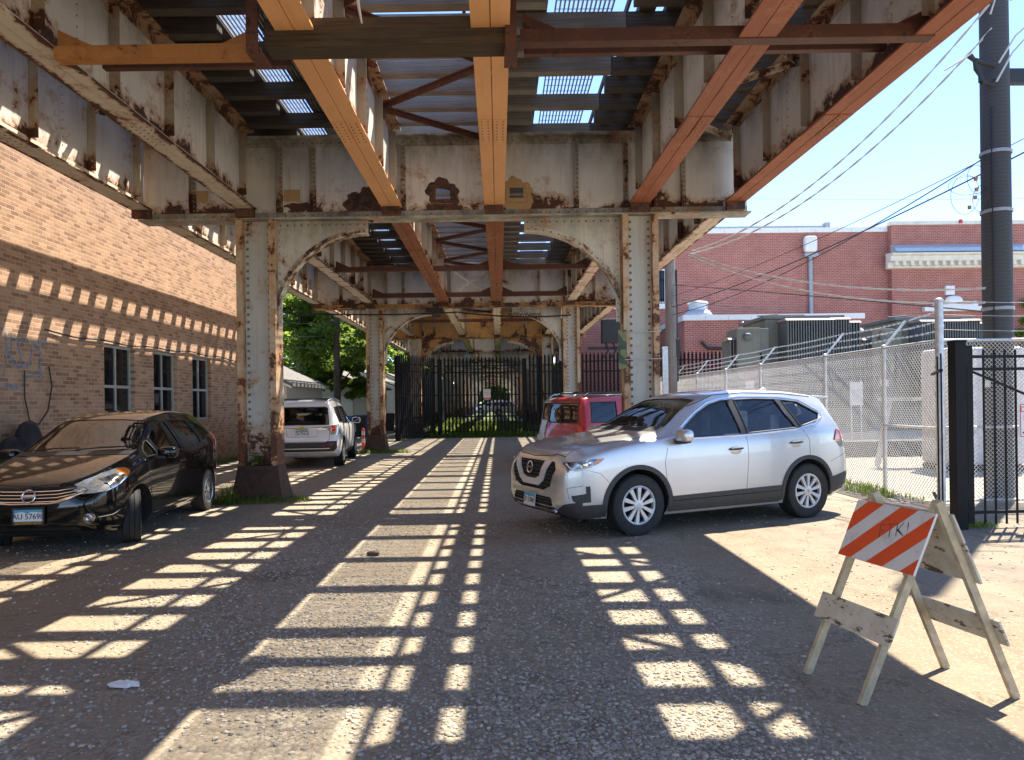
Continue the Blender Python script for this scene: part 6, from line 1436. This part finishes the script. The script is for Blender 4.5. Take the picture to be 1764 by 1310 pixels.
c.one('rear_window', 'B', WB, M['glass_dark'], -.008, .06, skirt=0); c.one('windscreen', 'F', WF, M['glass'], -.008, .06, skirt=0)
b = MB(); c.line(b, 'B', WB, .014, 0, 6, True); b.build('window_gasket', M['black_plastic'], c.t, 40)
for pr in ('L', 'R'):
    sg = 1 if pr == 'L' else -1
    b = MB()
    for W in (W1, W2, W3): c.line(b, pr, W, .012, 0, 6, True)
    c.line(b, pr, [(-.3, 1.06), (-.3, .45)], .004, -.001, 5); c.line(b, pr, [(-1.3, 1.1), (-1.4, .82)], .004, -.001, 5); b.build('window_gasket', M['black_plastic'], c.t, 40)
    b = MB(); c.patch(b, pr, [(-2.12, .86), (-2.13, 1.10), (-2.20, 1.11), (-2.36, 1.05), (-2.36, .84), (-2.25, .83)], .012, .04, .02); tl = b.build('tail_light', M['lamp_pale'], c.t, 40)
    b = MB(); c.patch(b, 'B', [(sg * a, z) for a, z in ((.69, .845), (.69, 1.085), (.80, 1.08), (.84, .86))][::sg], .014, .05, .02); b.build('lens_housing', M['lamp_pale'], tl, 40)
    for z in (.95, 1.03):
        b = MB(); c.patch(b, 'B', [(sg * a, q) for a, q in ((.715, z - .035), (.715, z + .032), (.79, z + .03), (.80, z - .035))][::sg], .02, .05, .02); b.build('red_lens', M['red_lens'], tl, 40)
    b = MB(); b.ell((.80, sg * 1.0, 1.14), (.07, .12, .09), .6, 16, 10); mi_ = b.build('mirror', M['white_car'], c.t, 50); b = MB(); b.ell((.735, sg * 1.0, 1.14), (.012, .10, .072), .6, 16, 10); b.build('mirror_glass', M['dark_pane'], mi_, 50)
    b = MB(); b.tube([(.2, sg * .60, 1.62), (.0, sg * .60, 1.70), (-.6, sg * .60, 1.745), (-1.5, sg * .60, 1.745), (-1.95, sg * .59, 1.71), (-2.08, sg * .58, 1.65)], .022, 8); b.build('roof_rail', M['galv'], c.t, 50)
    b = MB(); c.patch(b, pr, [(.95, .27), (.95, .40), (-.95, .40), (-.95, .27)], .012, .1, .03); b.build('sill_trim', M['cladding'], c.t, 40)
for x in (-.5, -1.5): b = MB(); b.box(x - .03, x + .03, -.6, .6, 1.735, 1.765); b.build('roof_bar', M['black_plastic'], c.t, None, .008)
b = MB(); c.line(b, 'B', [(-.62, 1.0), (-.3, 1.005), (0, 1.005), (.3, 1.005), (.62, 1.0)], .022, .01, 8); b.build('chrome_strip', M['chrome'], c.t, 40)
h, nn = c.hit('B', 0, 1.005)
b = MB(); b.prism([(-.15, -.02), (-.06, -.02), (-.06, -.045), (.045, -.045), (.06, -.02), (.15, -.02), (.13, .02), (.06, .02), (.06, .045), (-.045, .045), (-.06, .02), (-.13, .02)], -.052, -.03, 'X', 0, Matrix.Translation((h.x, 0, 1.005))); b.build('badge', M['gold'], c.t)
h, nn = c.hit('B', 0, .88); plate(c.t, (h.x - .02, 0, .885), math.pi, 'CR 79418')
b = MB(); c.line(b, 'B', [(-.66, 1.07), (-.67, .74), (-.60, .675), (.60, .675), (.67, .74), (.66, 1.07)], .006, -.001, 5); c.line(b, 'B', [(-.38, .97), (-.36, .80), (.36, .80), (.38, .97)], .004, -.001, 5); b.build('tailgate_gap', M['well'], c.t, 40)
c.one('rear_bumper_cladding', 'B', [(-.83, .52), (-.83, .69), (-.62, .69), (-.55, .66), (.55, .66), (.62, .69), (.83, .69), (.83, .52), (.76, .44), (-.76, .44)], M['cladding'], .012, .06, skirt=.03)
for s_ in (-1, 1): c.one('reflector', 'B', [(s_ * .50, .595), (s_ * .74, .595), (s_ * .74, .62), (s_ * .50, .62)][::s_], M['red_lens'], .012, .08)
b = MB(); b.tube([(-2.1, -.45, .36), (-2.1, .5, .36)], .09, 12); b.tube([(-2.1, .5, .36), (-2.32, .62, .38)], .035, 8); b.build('muffler', M['galv'], c.t, 40)
b = MB(); c.line(b, 'B', [(.0, 1.08), (-.06, 1.13), (-.42, 1.17)], .01, .02, 6); c.line(b, 'B', [(.42, 1.15), (-.2, 1.15)], .01, .02, 6); b.build('rear_wiper', M['black_plastic'], c.t, 40)
c.one('high_spoiler', 'B', [(-.58, 1.535), (-.55, 1.60), (.55, 1.60), (.58, 1.535)], M['white_car'], .04, .08, skirt=.06)
interior(c, .9, 1.02, .37, 1.6, c.t)
for x, y in ((1.43, .79), (1.43, -.79), (-1.43, .79), (-1.43, -.79)): make_wheel(c.t, .355, .225, x, y, y, M['alloy'], '5')

# ---- red boxy car and grey car behind the silver one ------------------
def boxy(label, loc, rz, paint, rails, hgt=1.0):
    T = dict(
     zt=[(2.15, .85), (2.1, .98), (1.9, 1.04), (1.2, 1.10), (.95, 1.14), (.85, 1.20), (.5, 1.52), (.3, 1.66), (0, 1.715), (-1.5, 1.72), (-2.0, 1.69), (-2.08, 1.62), (-2.16, 1.15), (-2.2, 1.0), (-2.25, .75)],
     zs=[(2.15, .75), (1.9, .95), (1.0, 1.04), (0, 1.06), (-2.0, 1.08), (-2.25, .70)],
     w=[(2.15, .65), (2.0, .80), (1.7, .89), (-1.8, .90), (-2.1, .87), (-2.2, .80), (-2.25, .72)],
     wr=[(2.15, .5), (1.7, .74), (1.0, .76), (.3, .69), (-2.0, .68), (-2.25, .66)],
     zb=[(2.15, .42), (1.9, .32), (-1.8, .32), (-2.25, .5)])
    c = Car(T, label, loc, rz, paint, 'parked_car'); c.zc = .37
    W1 = [(.62, 1.10), (.35, 1.40), (.15, 1.56), (-.2, 1.57), (-.2, 1.09)]; W2 = [(-.3, 1.09), (-.3, 1.575), (-.95, 1.575), (-1.05, 1.09)]; W3 = [(-1.2, 1.1), (-1.15, 1.575), (-1.85, 1.56), (-1.92, 1.1)]
    WB = [(-.64, 1.10), (.64, 1.10), (.61, 1.55), (-.61, 1.55)]; WF = [(-.66, 1.24), (.66, 1.24), (.6, 1.6), (-.6, 1.6)]
    c.finish_body([(1.3, .45), (-1.3, .45)], (-2.0, .85, .6), [('S', W1), ('S', W2), ('S', W3), ('B', WB), ('F', WF)])
    for W in (W1, W2, W3): c.both('side_window', W, M['glass_dark'], -.008, .1, skirt=0)
    c.one('rear_window', 'B', WB, M['glass_dark'], -.008, .1, skirt=0); c.one('windscreen', 'F', WF, M['glass'], -.008, .1, skirt=0)
    b = MB(); c.line(b, 'B', WB, .014, 0, 6, True); b.build('window_gasket', M['black_plastic'], c.t, 40)
    b = MB(); c.line(b, 'B', [(.0, 1.06), (.03, 1.12), (.40, 1.42)], .012, .02, 6); b.build('rear_wiper', M['black_plastic'], c.t, 40)
    for pr in ('L', 'R'):
        sg = 1 if pr == 'L' else -1
        b = MB()
        for W in (W1, W2, W3): c.line(b, pr, W, .012, 0, 6, True)
        b.build('window_gasket', M['black_plastic'], c.t, 40)
        b = MB(); b.tube([(.1, sg * .60, 1.72), (0, sg * .60, 1.79), (-1.8, sg * .60, 1.79), (-1.95, sg * .60, 1.70)], .025, 8); b.build('roof_rail', rails, c.t, 50)
        b = MB(); c.patch(b, 'B', [(sg * a, z) for a, z in ((.72, .80), (.72, 1.02), (.84, 1.02), (.85, .80))][::sg], .014, .06, .03); b.build('tail_light', M['red_lens'], c.t, 40)
    c.one('rear_bumper', 'B', [(-.84, .50), (-.84, .68), (.84, .68), (.84, .50)], paint, .05, .08, skirt=.07)
    h, nn = c.hit('B', 0, .88); plate(c.t, (h.x - .02, 0, .86), math.pi, '')  if False else None
    for x in (-.4, -1.4): b = MB(); b.box(x - .03, x + .03, -.62, .62, 1.80, 1.825); b.build('roof_bar', rails, c.t, None, .006)
    interior(c, .7, 1.05, .36, 1.6, c.t)
    for x, y in ((1.3, .78), (1.3, -.78), (-1.3, .78), (-1.3, -.78)): make_wheel(c.t, .36, .22, x, y, y, M['alloy'], '5')
    return c
boxy('red boxy car with roof rails parked behind the silver crossover', (3.42, 18.35, 0), R(27), M['red_car'], M['black_plastic'])
boxy('grey car with silver roof rails, half hidden behind the red one', (3.45, 21.3, 0), R(27), M['silver_dark'], M['galv'])

dup(boxy('grey car standing across the far end of the tunnel', (1.2, 88, 0), R(4), M['silver_dark'], M['galv']).t, (-1.2, 104, 0), R(176), label='second grey car, farthest down the tunnel')
# ------------------------------------------------------------------ striped barricade
M['barr_wood'] = None
m = NT('chipped_white_wood'); n1 = m.noise(2.2, 7, .7, vec=m.obj(), stretch=(3, 3, 9)); n2 = m.noise(9, 5, .6, vec=m.obj())
f = m.ramp(n1, .565, .60); m.color(m.mix(f, m.mix(m.ramp(n2, .4, .7), (.64, .58, .45), (.50, .43, .31)), (.13, .085, .05))); m.set(Roughness=.75); m.bump(f, -.3, .004); M['barr_wood'] = m.mat
M['leg_wood'] = simple('old_leg_wood', (.50, .40, .25), .75, var=.28, scale=14, bump=.2)
m = NT('reflective_white'); n2 = m.noise(7, 6, .7, vec=m.obj()); m.color(m.mix(m.math('MULTIPLY', m.ramp(n2, .52, .75), .6), (.72, .70, .66), (.38, .34, .29))); m.set(Roughness=.4); M['refl_white'] = m.mat
m = NT('reflective_orange'); n2 = m.noise(8, 6, .7, vec=m.obj()); m.color(m.mix(m.math('MULTIPLY', m.ramp(n2, .5, .75), .5), (.80, .085, .018), (.42, .05, .02))); m.set(Roughness=.4); M['refl_orange'] = m.mat
FR, BR, AR = Vector((1.865, 3.80, 0)), Vector((2.705, 3.845, 0)), Vector((2.265, 3.80, 1.02)); SH = Vector((-.10, .445, 0))
FL, BL, AL = FR + SH, BR + SH, AR + SH
t = thing('barricade', 'white wooden folding barricade with orange diagonal stripes on the sunny dirt', 'barricade', (0, 0, 0)); O = Vector((2.2, 4.05, 0)); t.location = O
FL, FR, BL, BR, AL, AR = (v - O for v in (FL, FR, BL, BR, AL, AR))
def leg(p, q):
    b = MB(); d = (q - p).normalized(); b.bar(p, q + d * .035, .045, .026, up=(AR - AL)); b.dome(tuple(q - d * .03 + (AR - AL).normalized() * -.0), (0, 0, 1), .001); return b.build('leg', M['leg_wood'], t, bevel=.003)
ax = (AR - AL).normalized()
for p, q, s_ in ((FL, AL, 0), (FR, AR, 0), (BL, AL + ax * .03, 1), (BR, AR - ax * -.03, 1)): leg(p, q)
def board(a0, a1, b0, b1, t0, t1, over, name, mat, out, th=.014):
    """board lying on the outside of two legs between heights t0..t1 (0 foot, 1 apex)"""
    p00 = a0.lerp(a1, t0); p01 = a0.lerp(a1, t1); p10 = b0.lerp(b1, t0); p11 = b0.lerp(b1, t1); e = (p10 - p00).normalized() * over; n = (p10 - p00).cross(p01 - p00).normalized()
    if n.dot(out) < 0: n = -n
    c = [p00 - e, p10 + e, p11 + e, p01 - e]; V = [v + n * .025 for v in c] + [v + n * (.025 + th) for v in c]
    b = MB(); b.add(V, [(0, 3, 2, 1), (4, 5, 6, 7), (0, 1, 5, 4), (1, 2, 6, 5), (2, 3, 7, 6), (3, 0, 4, 7)])
    me_o = b.build(name, mat, t, bevel=.002); return me_o, c, n, th
o_, cF, nF, th = board(FL, AL, FR, AR, .655, .965, .06, 'striped_panel', M['refl_white'], Vector((-1, -.3, .3)))
# stripes, cut from the panel's own plane
def stripes(c, n, par, off):
    U = c[1] - c[0]; W = c[3] - c[0]; L = U.length; H = W.length; b = MB()
    def clip(poly, lo, hi, ax_):
        for lim, sg in ((lo, 1), (hi, -1)):
            out = []
            for i in range(len(poly)):
                p, q = poly[i], poly[(i + 1) % len(poly)]; dp = sg * (p[ax_] - lim); dq = sg * (q[ax_] - lim)
                if dp >= 0: out.append(p)
                if dp * dq < 0: k = dp / (dp - dq); out.append(tuple(p[j] + (q[j] - p[j]) * k for j in (0, 1)))
            poly = out
            if not poly: return []
        return poly
    wd = .125; per = .25
    for k in range(-4, 6):
        x0 = -.02 + k * per; sl = H * 1.05
        poly = [(x0, 0), (x0 + wd, 0), (x0 + wd + sl, H), (x0 + sl, H)]
        poly = clip(poly, .001, L - .001, 0)
        if len(poly) < 3: continue
        b.add([c[0] + U * (p[0] / L) + W * (p[1] / H) + n * off for p in poly], [tuple(range(len(poly)))])
    return b.build('stripe', M['refl_orange'], par)
stripes(cF, nF, o_, .025 + th + .0012)
U = (cF[1] - cF[0]); W = (cF[3] - cF[0]); Mx = Matrix((U.normalized(), W.normalized(), nF)).transposed().to_4x4(); Mx.translation = cF[0] + U * .60 + W * .60 + nF * (.025 + th + .002)
text_obj('FTK!', .12, simple('faint_marker_ink', (.10, .09, .085), .6, var=0), o_, Mx @ Matrix.Rotation(R(14), 4, 'Z'), 'scrawl', .0006, sx=.9, off=-.0035)
board(FL, AL, FR, AR, .30, .44, .07, 'lower_rail', M['barr_wood'], Vector((-1, -.3, .3)))
board(BL, AL, BR, AR, .60, .955, .06, 'rear_panel', M['barr_wood'], Vector((1, .1, .3)))
board(BL, AL, BR, AR, .28, .41, .07, 'lower_rail', M['barr_wood'], Vector((1, .1, .3)))

# ------------------------------------------------------------------ litter and weeds
b = MB(); rr = random.Random(4); N = 16; pts = []
for i in range(N): a = 2 * math.pi * i / N; q = rr.uniform(.8, 1.15); pts.append((.095 * q * math.cos(a), .06 * q * math.sin(a)))
V = [(x, y, .004 + rr.uniform(0, .012)) for x, y in pts] + [(.5 * x, .5 * y, .012 + rr.uniform(0, .02)) for x, y in pts] + [(0, 0, .02)]
F = [(i, (i + 1) % N, N + (i + 1) % N, N + i) for i in range(N)] + [(N + i, N + (i + 1) % N, 2 * N) for i in range(N)]
b.add(V, F); setp(b.build('crumpled_paper', M['white_sign'], loc=(-2.17, 4.27, 0)), 'crumpled pale scrap lying on the dark gravel', 'litter')
b = MB(); b.ell((0, 0, .02), (.07, .04, .03), .8, 10, 6); setp(b.build('dark_clod', M['foot'], loc=(-1.35, 7.8, 0), smooth=40), 'small dark clod on the gravel between the light stripes', 'clod')

def grass_patch(name, label, cx, cy, rx, ry, n, h, mat, seed, kind='stuff', rot=0, wide=.006, lean=.5):
    rg = np.random.default_rng(seed); a = rg.random(n) * 6.283; r = rg.random(n) ** .6; x = np.cos(a) * r * rx; y = np.sin(a) * r * ry
    cr, sr = math.cos(rot), math.sin(rot); X = cx + x * cr - y * sr; Y = cy + x * sr + y * cr
    hh = h * rg.uniform(.35, 1.1, n) * (1 - .55 * r); d = rg.random(n) * 6.283; w = wide * rg.uniform(.6, 1.6, n); ln = hh * lean * rg.uniform(.2, 1.2, n)
    dx, dy = np.cos(d), np.sin(d); px, py = -dy * w, dx * w
    V = np.stack([np.stack([X - px, Y - py, 0 * X], 1), np.stack([X + px, Y + py, 0 * X], 1), np.stack([X + dx * ln * .35 + px * .8, Y + dy * ln * .35 + py * .8, hh * .6], 1), np.stack([X + dx * ln * .35 - px * .8, Y + dy * ln * .35 - py * .8, hh * .6], 1),
                  np.stack([X + dx * ln, Y + dy * ln, hh], 1)], 1).reshape(-1, 3)
    base = np.arange(n)[:, None] * 5; F = np.concatenate([base + np.array([[0, 1, 2, 3]]), base + np.array([[3, 2, 4, 4]])])
    me = bpy.data.meshes.new(name); me.from_pydata([tuple(v) for v in V], [], [tuple(f) if f[2] != f[3] else tuple(f[:3]) for f in F.tolist()]); me.materials.append(mat)
    o = bpy.data.objects.new(name, me); COL.objects.link(o); return setp(o, label, kind=kind)
G_ = lambda *a, **k: grass_patch('weeds', *a, **k)
G_('low green weeds round the foot of the nearest left column', -4.0, 12.35, .85, .42, 900, .16, M['grass'], 1)
G_('tall weeds at the left of the nearest left column', -4.45, 12.1, .22, .2, 120, .42, M['grass'], 2, wide=.011, lean=.8)
G_('green weeds round the foot of the second left column', -4.0, 24.1, 1.1, .5, 1100, .22, M['grass'], 3)
G_('weeds along the base of the brown brick wall', -7.8, 18.5, .22, 4.5, 900, .28, M['grass'], 4)
G_('sunlit weeds at the far end of the brick wall', -7.4, 22.4, .4, 1.0, 600, .38, M['grass'], 5)
G_('green weeds along the foot of the black palisade', -.6, 34.2, 4.2, .6, 4200, .38, M['grass'], 6, wide=.016)
G_('grass growing inside the tunnel behind the palisade', -.9, 48, 3.4, 12, 9000, .38, M['grass'], 7, wide=.03)
G_('tall weeds along the sides of the tunnel', -3.0, 46, .7, 11, 2500, .8, M['grass'], 8, wide=.03)
G_('weeds beside the chain-link fence behind the silver car', 6.1, 12.1, .25, .7, 260, .26, M['grass'], 9)
G_('dry weeds under the chain-link fence', 6.4, 14.5, .2, 4, 700, .16, M['grass'], 10)
G_('weeds at the foot of the black gate post', 5.75, 8.9, .35, .16, 220, .14, M['grass'], 11)
# leafy sprout on the column
rg = np.random.default_rng(3); n = 34; P = np.stack([rg.normal(-4.12, .06, n), np.full(n, 12.52) + rg.normal(0, .04, n), rg.uniform(.5, .8, n)], 1); u = rg.normal(size=(n, 3)) * .045; v = rg.normal(size=(n, 3)) * .03
setp(fastmesh('sprout', np.stack([P - u, P + v, P + u, P - v], 1).reshape(-1, 3), np.arange(4 * n).reshape(-1, 4), M['grass']), 'leafy sprout growing on the foot of the nearest left column', 'weed')
# white and pale stones along the fence foot
xs = rng.normal(6.2, .18, 500); ys = rng.uniform(10.9, 14, 500); scatter_stones('fence_stones', xs, ys, .02 + .02 * rng.random(500), M['concrete'], 'pale stones along the foot of the chain-link fence')
